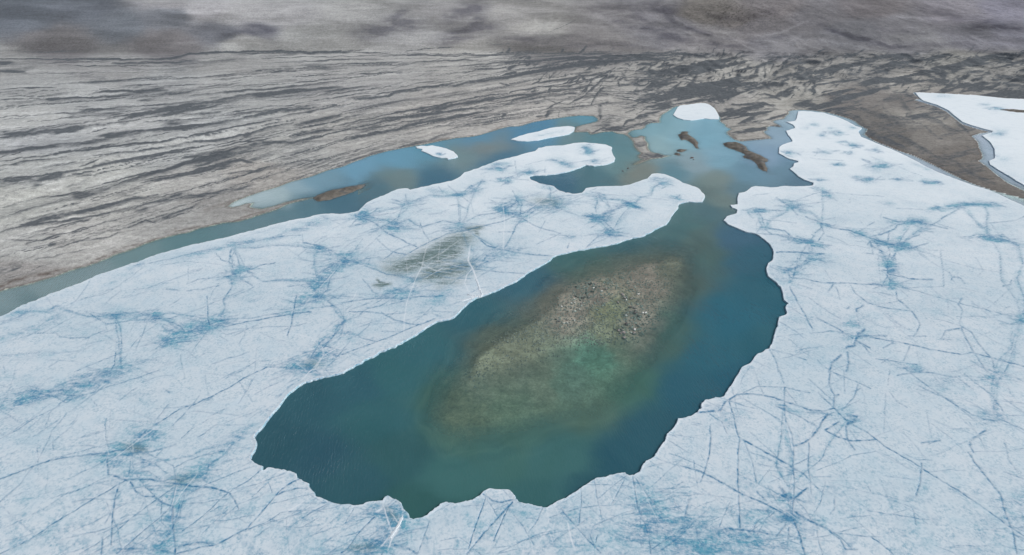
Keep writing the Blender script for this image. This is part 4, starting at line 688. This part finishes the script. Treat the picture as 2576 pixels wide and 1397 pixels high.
wm = inl & INF; wi = np.flatnonzero(cells_any(wm).size and wm.ravel())
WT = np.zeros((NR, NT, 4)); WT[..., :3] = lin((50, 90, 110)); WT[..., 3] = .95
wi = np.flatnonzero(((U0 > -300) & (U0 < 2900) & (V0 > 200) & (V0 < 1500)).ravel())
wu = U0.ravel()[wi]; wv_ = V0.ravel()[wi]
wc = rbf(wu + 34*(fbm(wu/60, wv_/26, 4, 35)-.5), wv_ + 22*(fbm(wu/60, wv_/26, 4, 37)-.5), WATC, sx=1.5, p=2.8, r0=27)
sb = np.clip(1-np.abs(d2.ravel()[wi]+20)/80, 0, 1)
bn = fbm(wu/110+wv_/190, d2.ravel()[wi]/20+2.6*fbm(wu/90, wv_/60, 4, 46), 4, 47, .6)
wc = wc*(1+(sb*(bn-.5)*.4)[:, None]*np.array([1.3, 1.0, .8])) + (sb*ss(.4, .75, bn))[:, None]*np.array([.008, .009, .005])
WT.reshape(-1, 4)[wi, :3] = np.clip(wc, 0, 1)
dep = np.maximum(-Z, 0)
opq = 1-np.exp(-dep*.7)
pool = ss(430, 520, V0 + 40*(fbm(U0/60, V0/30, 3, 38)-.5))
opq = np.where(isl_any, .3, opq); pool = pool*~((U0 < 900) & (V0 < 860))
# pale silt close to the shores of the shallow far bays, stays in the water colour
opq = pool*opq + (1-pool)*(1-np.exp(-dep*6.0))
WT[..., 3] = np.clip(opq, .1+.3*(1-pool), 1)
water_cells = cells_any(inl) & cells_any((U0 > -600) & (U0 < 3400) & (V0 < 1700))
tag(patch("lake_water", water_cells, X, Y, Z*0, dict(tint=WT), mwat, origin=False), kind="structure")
print("water")

# ------------------------------------------------------------------ ice sheets and floes
soft = np.zeros(U0.size); crack = np.zeros(U0.size); white = np.zeros(U0.size); dirt = np.zeros(U0.size)
wobI = Pt(U0 + 9*(fbm(U0/22, V0/15, 3, 101)-.5) + 3*(fbm(U0/6, V0/4, 2, 103)-.5), V0 + 7*(fbm(U0/26, V0/13, 3, 102)-.5), INF)
wobL = Pt(U0 + 3.5*(fbm(U0/24, V0/16, 3, 104)-.5), V0 + 3.5*(fbm(U0/20, V0/14, 3, 105)-.5), INF)
rb = np.random.RandomState(3); B = [(P, w_*rb.uniform(.75, 1.35), s_*rb.uniform(.8, 1.1)) for P, w_, s_ in table(BLOT)]
wobI.paint(soft, [(P, w_, s_) for P, w_, s_ in B], soft=1.0, flat=1.9)
# halos that reach out of each blue window along the flow of the ice
halo = np.zeros(U0.size); wobI.paint(halo, [(P, w_*2.3, s_*.5) for P, w_, s_ in B], flat=2.0)
net = []; rn = np.random.RandomState(12)
cen = [(P.mean(0), w_, s_) for P, w_, s_ in B if s_ >= .35 and P[:, 1].mean() > 430]
for i, (c_, w_, s_) in enumerate(cen):
    dd = sorted(range(len(cen)), key=lambda j: np.hypot(cen[j][0][0]-c_[0], 1.6*(cen[j][0][1]-c_[1])))[1:4]
    for j in dd:
        e = cen[j][0]
        if (c_[1] < 540 and c_[0] > 1700) or np.hypot(*(e-c_)) > 320 or rn.rand() < .25: continue
        mid = [c_+(e-c_)*t + rn.randn(2)*np.hypot(*(e-c_))*.05 for t in (.25, .5, .75)]
        P = np.array([c_]+mid+[e]); net.append((P, 2.4+w_*.22, .12+.26*rn.rand()))
netc = [(P+rn.randn(1, 2)*2, 1.1+.6*rn.rand(), .35+.4*rn.rand()) for P, _, _ in net]
wobI.paint(soft, net, flat=1.4, taper=False)
star = []
r = np.random.RandomState(5)
for P, w_, s_ in B:
    if s_ < .45: continue
    for _ in range(int((5+w_*1.1)*r.uniform(.4, 1.2))):
        c0 = P[r.randint(len(P))] + r.randn(2)*w_*.5; far = .45+.55*min(1, c0[1]/900)
        a = r.randn()*.35 - .25 if c0[0] < 1700 else r.randn()*.35+.15
        L = w_*(1.4+3.6*r.rand()); d = np.array([math.cos(a)*1.3, math.sin(a)*far]); d = d*(1 if r.rand() < .5 else -1)
        c1 = c0+d*L; md = (c0+c1)/2 + r.randn(2)*L*.05
        star.append((np.array([c0, md, c1]), 1.0+.7*r.rand(), .3+.45*r.rand()*s_))
fl = []
for i in range(900):                         # faint hairline cracks all over the sheet
    u0, v0 = r.uniform(-100, 2680), 480+r.rand()**.75*930
    sc_ = .25+.75*min(1, max(0, (v0-400)/800))
    a = (r.randn()*.22-.38 if u0 < 1500 else r.randn()*.45+.35) if r.rand() < .78 else r.rand()*3.14
    L = sc_*r.uniform(25, 170); n_ = 4; P = [np.array([u0, v0])]
    for q in range(n_): a += r.randn()*.10; P.append(P[-1]+np.array([math.cos(a), math.sin(a)*.9])*L/n_)
    fl.append((np.array(P), .95+.75*r.rand()*sc_, r.uniform(.15, .4+.25*sc_)))
wobL.paint(crack, fl+star+netc); wobL.paint(crack, table(CRACK), soft=.62, taper=False)
crack *= .62+.6*ss(.3, .6, fbm(U0/9, V0/7, 2, 107)).ravel()
wobL.paint(white, table(WHITE), soft=.75, taper=True)
wobI.paint(dirt, table(DIRT), flat=1.3)
mod = fbm(U0/34+V0/40, V0/9-U0/60, 4, 111, .62).ravel()
soft = np.clip(soft*(.35+.8*ss(.32, .62, mod)) + halo*(.25+.75*ss(.38, .62, mod)), 0, 1)
# pale flow mottling
mot = fbm(U0/150+V0/100, V0/36-U0/260, 4, 115).ravel(); soft = np.maximum(soft, .12*ss(.55, .8, mot))
near_ = (ss(1050, 1400, V0)*(1-ss(1450, 1600, V0))).ravel(); m3 = fbm(U0/26, V0/26, 4, 118, .65).ravel()
soft = np.maximum(soft, .30*near_*ss(.45, .72, m3))
ICE = np.stack([soft, crack, white, dirt], 1).reshape(NR, NT, 4)
ICE = np.clip(ICE, 0, 1)
print("ice painted")
def ice_obj(P, lab, group=None, top=.34, amp=1.5, seed=1, name="ice_sheet", cat="ice sheet", within=None):
    Pr = rough(P, amp, seed=seed, step=3.6)
    ins = P0.inside(Pr)
    if within is not None: ins &= within
    ins &= (U0 > -900) & (U0 < 3600) & (V0 < 3600)
    Xg, Yg = X.copy(), Y.copy(); Zg = np.full(X.shape, top) + .10*(fbm(X/9, Y/9, 3, 55)-.5)
    cc = cells_any(ins)
    use = np.zeros_like(ins); use[:-1, :-1] |= cc; use[1:, :-1] |= cc; use[:-1, 1:] |= cc; use[1:, 1:] |= cc
    out = use & ~ins & INF
    # corners that fall outside are drawn in to the traced outline
    oi = np.flatnonzero(out.ravel()); S = Pt(U0, V0, out); best = np.full(len(S.u), 9.0); bu = S.u.copy(); bv = S.v.copy()
    n_ = len(Pr)
    for i in range(n_):
        a, b = Pr[i], Pr[(i+1) % n_]
        if abs(a[0]) > 5000 and abs(b[0]) > 5000: continue
        k = S.near(a, b, 5)
        if not len(k): continue
        d, t = S.segdist(k, a, b); better = d < best[k]; kk = k[better]; tt = t[better]
        best[kk] = d[better]; bu[kk] = a[0]+tt*(b[0]-a[0]); bv[kk] = a[1]+tt*(b[1]-a[1])
    ok = best < 5
    gx, gy = ground(bu[ok], bv[ok]); Xg.ravel()[S.idx[ok]] = gx; Yg.ravel()[S.idx[ok]] = gy
    A_ = ICE.copy()
    ed = PU.dist(Pr, 16.0); rim = (1-ss(0, 7, ed))
    A_[..., 0] *= 1-.6*rim; A_[..., 1] *= 1-.35*rim; A_[..., 2] = np.maximum(A_[..., 2], rim*.3*(fbm(X/2, Y/2, 2, 8) > .42))
    Zg += .10*rim*(fbm(X/2.0, Y/2.0, 3, 7))
    return tag(patch(name, cc, Xg, Yg, Zg, dict(ice=A_), mice, zbot=-.35, flare=.14), lab, cat, group)
sheet = ice_obj(ice, "vast cracked white ice sheet with blue windows wrapped round the dark open pool", seed=21, amp=1.5)
ice_obj(ice2, "second snow covered ice sheet beyond the brown spit at the right edge", seed=22, amp=.9)
for i, (lab, P) in enumerate(floes):
    ice_obj(P, lab, "small floes in the far channels", seed=30+i, amp=.8, name="ice_floe", cat="ice floe", top=.3)
print("ice built")

# pushed-up broken ice along two cracks of the big sheet (parts of the sheet)
def pressure(Ps, hgt, nblk, seed):
    r = np.random.RandomState(seed); bm = bmesh.new()
    W = np.c_[ground(Ps[:, 0], Ps[:, 1])]
    bp_ = []
    for i in range(len(W)):
        tg = W[min(i+1, len(W)-1)]-W[max(i-1, 0)]; tg = tg/np.hypot(*tg); no_ = np.array([-tg[1], tg[0]])
        bp_.append([bm.verts.new((*(W[i]+no_*sx*hw), zz)) for sx, hw, zz in ((-1, .32, .30), (-1, .14, .42), (1, .14, .42), (1, .32, .30))])
    for p_, q_ in zip(bp_, bp_[1:]):
        for k in range(3): bm.faces.new([p_[k], p_[k+1], q_[k+1], q_[k]])
    for _ in range(nblk):
        i = r.randint(len(W)-1); p = W[i]+(W[i+1]-W[i])*r.rand() + np.clip(r.randn(2), -1.2, 1.2)*.18
        ang = math.atan2(*(W[i+1]-W[i])[::-1])+r.randn()*.5; L = r.uniform(.3, .95); wd = r.uniform(.15, .4); h = hgt*r.uniform(.5, 1.2)
        vs = []
        for zz, sc in ((0, 1), (h, .62)):
            for sx, sy in ((-1, -1), (1, -1), (1, 1), (-1, 1)):
                x_ = sx*L/2*sc*r.uniform(.7, 1.1); y_ = sy*wd/2*sc*r.uniform(.7, 1.2)
                vs.append(bm.verts.new((p[0]+x_*math.cos(ang)-y_*math.sin(ang), p[1]+x_*math.sin(ang)+y_*math.cos(ang), .30+zz*r.uniform(.7, 1.1))))
        for q in ((4, 5, 6, 7), (0, 1, 5, 4), (1, 2, 6, 5), (2, 3, 7, 6), (3, 0, 4, 7)): bm.faces.new([vs[k] for k in q])
    me = bpy.data.meshes.new("pressure_ridge"); bm.to_mesh(me); bm.free(); me.materials.append(msnow)
    o = bpy.data.objects.new("pressure_ridge", me); C.collection.objects.link(o); o.parent = sheet
    o.location = (-sheet.location[0], -sheet.location[1], 0); return o
msnow, t = material("broken_ice"); n = N(t)
bs = n.node("ShaderNodeBsdfPrincipled", Base_Color=n.mix(n.rng(n.noise(2.0), .4, .6), (.62, .67, .71, 1), (.52, .60, .66, 1)), Roughness=.7)
t.links.new(bs, n.out.inputs[0])
pressure(T('E', "1010,700 1030,760 1055,822 1000,835 950,850 900,866"), .2, 46, 1)
pressure(T('E', "945,818 1000,828 1045,834"), .25, 25, 2)
pressure(T('H', "455,1125 430,1180 390,1240 365,1280"), .08, 20, 3)

# ------------------------------------------------------------------ stones
def rock_mesh(seed, mat):
    r = np.random.RandomState(seed); bm = bmesh.new(); bmesh.ops.create_icosphere(bm, subdivisions=2, radius=.5)
    pl = [(Vector(r.randn(3)).normalized(), r.uniform(.28, .42)) for _ in range(7)]
    for v in bm.verts:
        for nn, d in pl:
            e = v.co.dot(nn)-d
            if e > 0: v.co -= nn*e*.85
        v.co += Vector(r.randn(3))*.012
        v.co.z *= .72
    me = bpy.data.meshes.new("stone"); bm.to_mesh(me); bm.free(); me.materials.append(mat); return me
RM = [[rock_mesh(10*m+k, mrocks[m]) for k in range(4)] for m in range(4)]
def zat(x, y, field=None):
    rr = math.hypot(x, y); th = math.atan2(x, y)
    i = min(max(int(np.searchsorted(R_, rr)), 0), NR-1); j = min(max(int(np.searchsorted(TH, th)), 0), NT-1)
    return float((Z if field is None else field)[i, j])
def put_stone(u, v, size, m, lab, grp, zz=None, r=random):
    x, y = ground(u, v); x, y = float(x), float(y)
    o = bpy.data.objects.new("stone", RM[m][r.randrange(4)]); C.collection.objects.link(o)
    z = zat(x, y) if zz is None else zz
    o.location = (x, y, z+size*.16); o.rotation_euler = (r.uniform(-.2, .2), r.uniform(-.2, .2), r.uniform(0, 6.28))
    s_ = size; o.scale = (s_*r.uniform(.8, 1.35), s_*r.uniform(.75, 1.1), s_*r.uniform(.7, 1.1))
    tag(o, lab, "stone", grp)
for cx_, cy_, sx_, sy_, n_, sz, ms, lab, grp in (
    (815, 500, 75, 45, 34, .62, (0, 0, 0, 1, 2), "stone in the tight black and white cluster on the upper left of the shoal", "tight black and white cluster"),
    (700, 640, 85, 45, 26, .58, (0, 0, 1, 2), "stone in the scattered cluster left of the yellow patch", "cluster left of the yellow patch"),
    (560, 750, 110, 60, 32, .55, (0, 0, 1), "stone near the left edge of the brown part of the shoal", "stones at the shoal's left edge"),
    (1070, 425, 60, 32, 26, .48, (3, 3, 0), "tan stone in the small heap on the upper rim of the shoal", "tan heap on the shoal's rim"),
    (1540, 940, 95, 75, 48, .66, (0, 0, 1, 2), "stone in the dense cluster at the lower right of the shoal", "dense cluster lower right"),
    (1420, 1150, 120, 55, 30, .7, (1, 1, 0), "stone sunk in greenish water below the dense cluster", "greenish sunken stones"),
    (1420, 640, 190, 110, 34, .62, (0, 0, 1), "stone scattered over the grey brown right half of the shoal", "stones on the right half"),
    (420, 1030, 110, 60, 18, .55, (0, 1), "stone on the brownish lower left tail of the shoal", "stones on the lower left tail"),
    (900, 790, 90, 45, 14, .5, (0, 1), "pale stone by the pale turquoise strip of the shoal", "stones by the turquoise strip"),
    (1050, 760, 160, 90, 8, .5, (0, 1), "lone stone lying on the yellow silt patch", "stones on the yellow silt")):
    rr_ = random.Random(hash((cx_, cy_)) & 1023)
    for _ in range(n_):
        px, py = rr_.gauss(cx_, sx_), rr_.gauss(cy_, sy_)
        q = T('Y', f"{px},{py}")[0]
        put_stone(q[0], q[1], sz*rr_.choice([.6, .8, 1.0, 1.2, 1.6]), rr_.choice(ms), lab, grp, r=rr_)
# gravel between the stones: too many small pieces to count
gr = np.random.RandomState(9); gv, gf = [], []
mpd = (d1 > -14) & ((V0 < 860) | (rng.rand(*V0.shape) < .25)); di, dj = np.nonzero(mpd & INF); sel = gr.randint(0, len(di), 3600)
for i, j in zip(di[sel], dj[sel]):
    x, y, z = X[i, j]+gr.randn()*.4, Y[i, j]+gr.randn()*.4, Z[i, j]; s_ = gr.uniform(.10, .30)
    o_ = np.array([[1, 0, 0], [0, 1, 0], [-1, 0, 0], [0, -1, 0], [0, 0, .8], [0, 0, -.6], [.75, .75, .1], [-.7, .6, .2]])*s_*gr.uniform(.7, 1.3, (8, 3))
    b_ = len(gv)*8 if False else len(gv); gv += [tuple(q+[x, y, z+.05]) for q in o_]
    gf += [(b_+a, b_+b2, b_+c_) for a, b2, c_ in ((0, 6, 4), (6, 1, 4), (1, 7, 4), (7, 2, 4), (2, 3, 4), (3, 0, 4), (6, 0, 5), (1, 6, 5), (7, 1, 5), (2, 7, 5), (3, 2, 5), (0, 3, 5))]
gm = bpy.data.meshes.new("gravel"); gm.from_pydata(gv, [], gf); gm.materials.append(rockmat("gravel", (.20, .18, .17, 1), (.62, .60, .57, 1)))
go = bpy.data.objects.new("gravel", gm); C.collection.objects.link(go); tag(go, "loose gravel strewn over the submerged shoal", "gravel", kind="stuff")
for (u, v, s_, lab) in ((1739, 398.5, 1.9, "larger dark boulder breaking the surface of the far bay below the crooked islet"), (1744, 402, 1.1, "small dark boulder just below the larger one in the far bay")):
    put_stone(u, v, s_, 2, lab, None, zz=-.25)
for (u, v, s_, lab) in ((1565.5, 431, 1.2, "dark stone at the water surface off the foot of the spit, lower of the pair"), (1579, 424, 1.4, "dark stone at the water surface off the foot of the spit, upper of the pair")):
    put_stone(u, v, s_, 2, lab, None, zz=-.2)
print("done", len(bpy.data.objects))
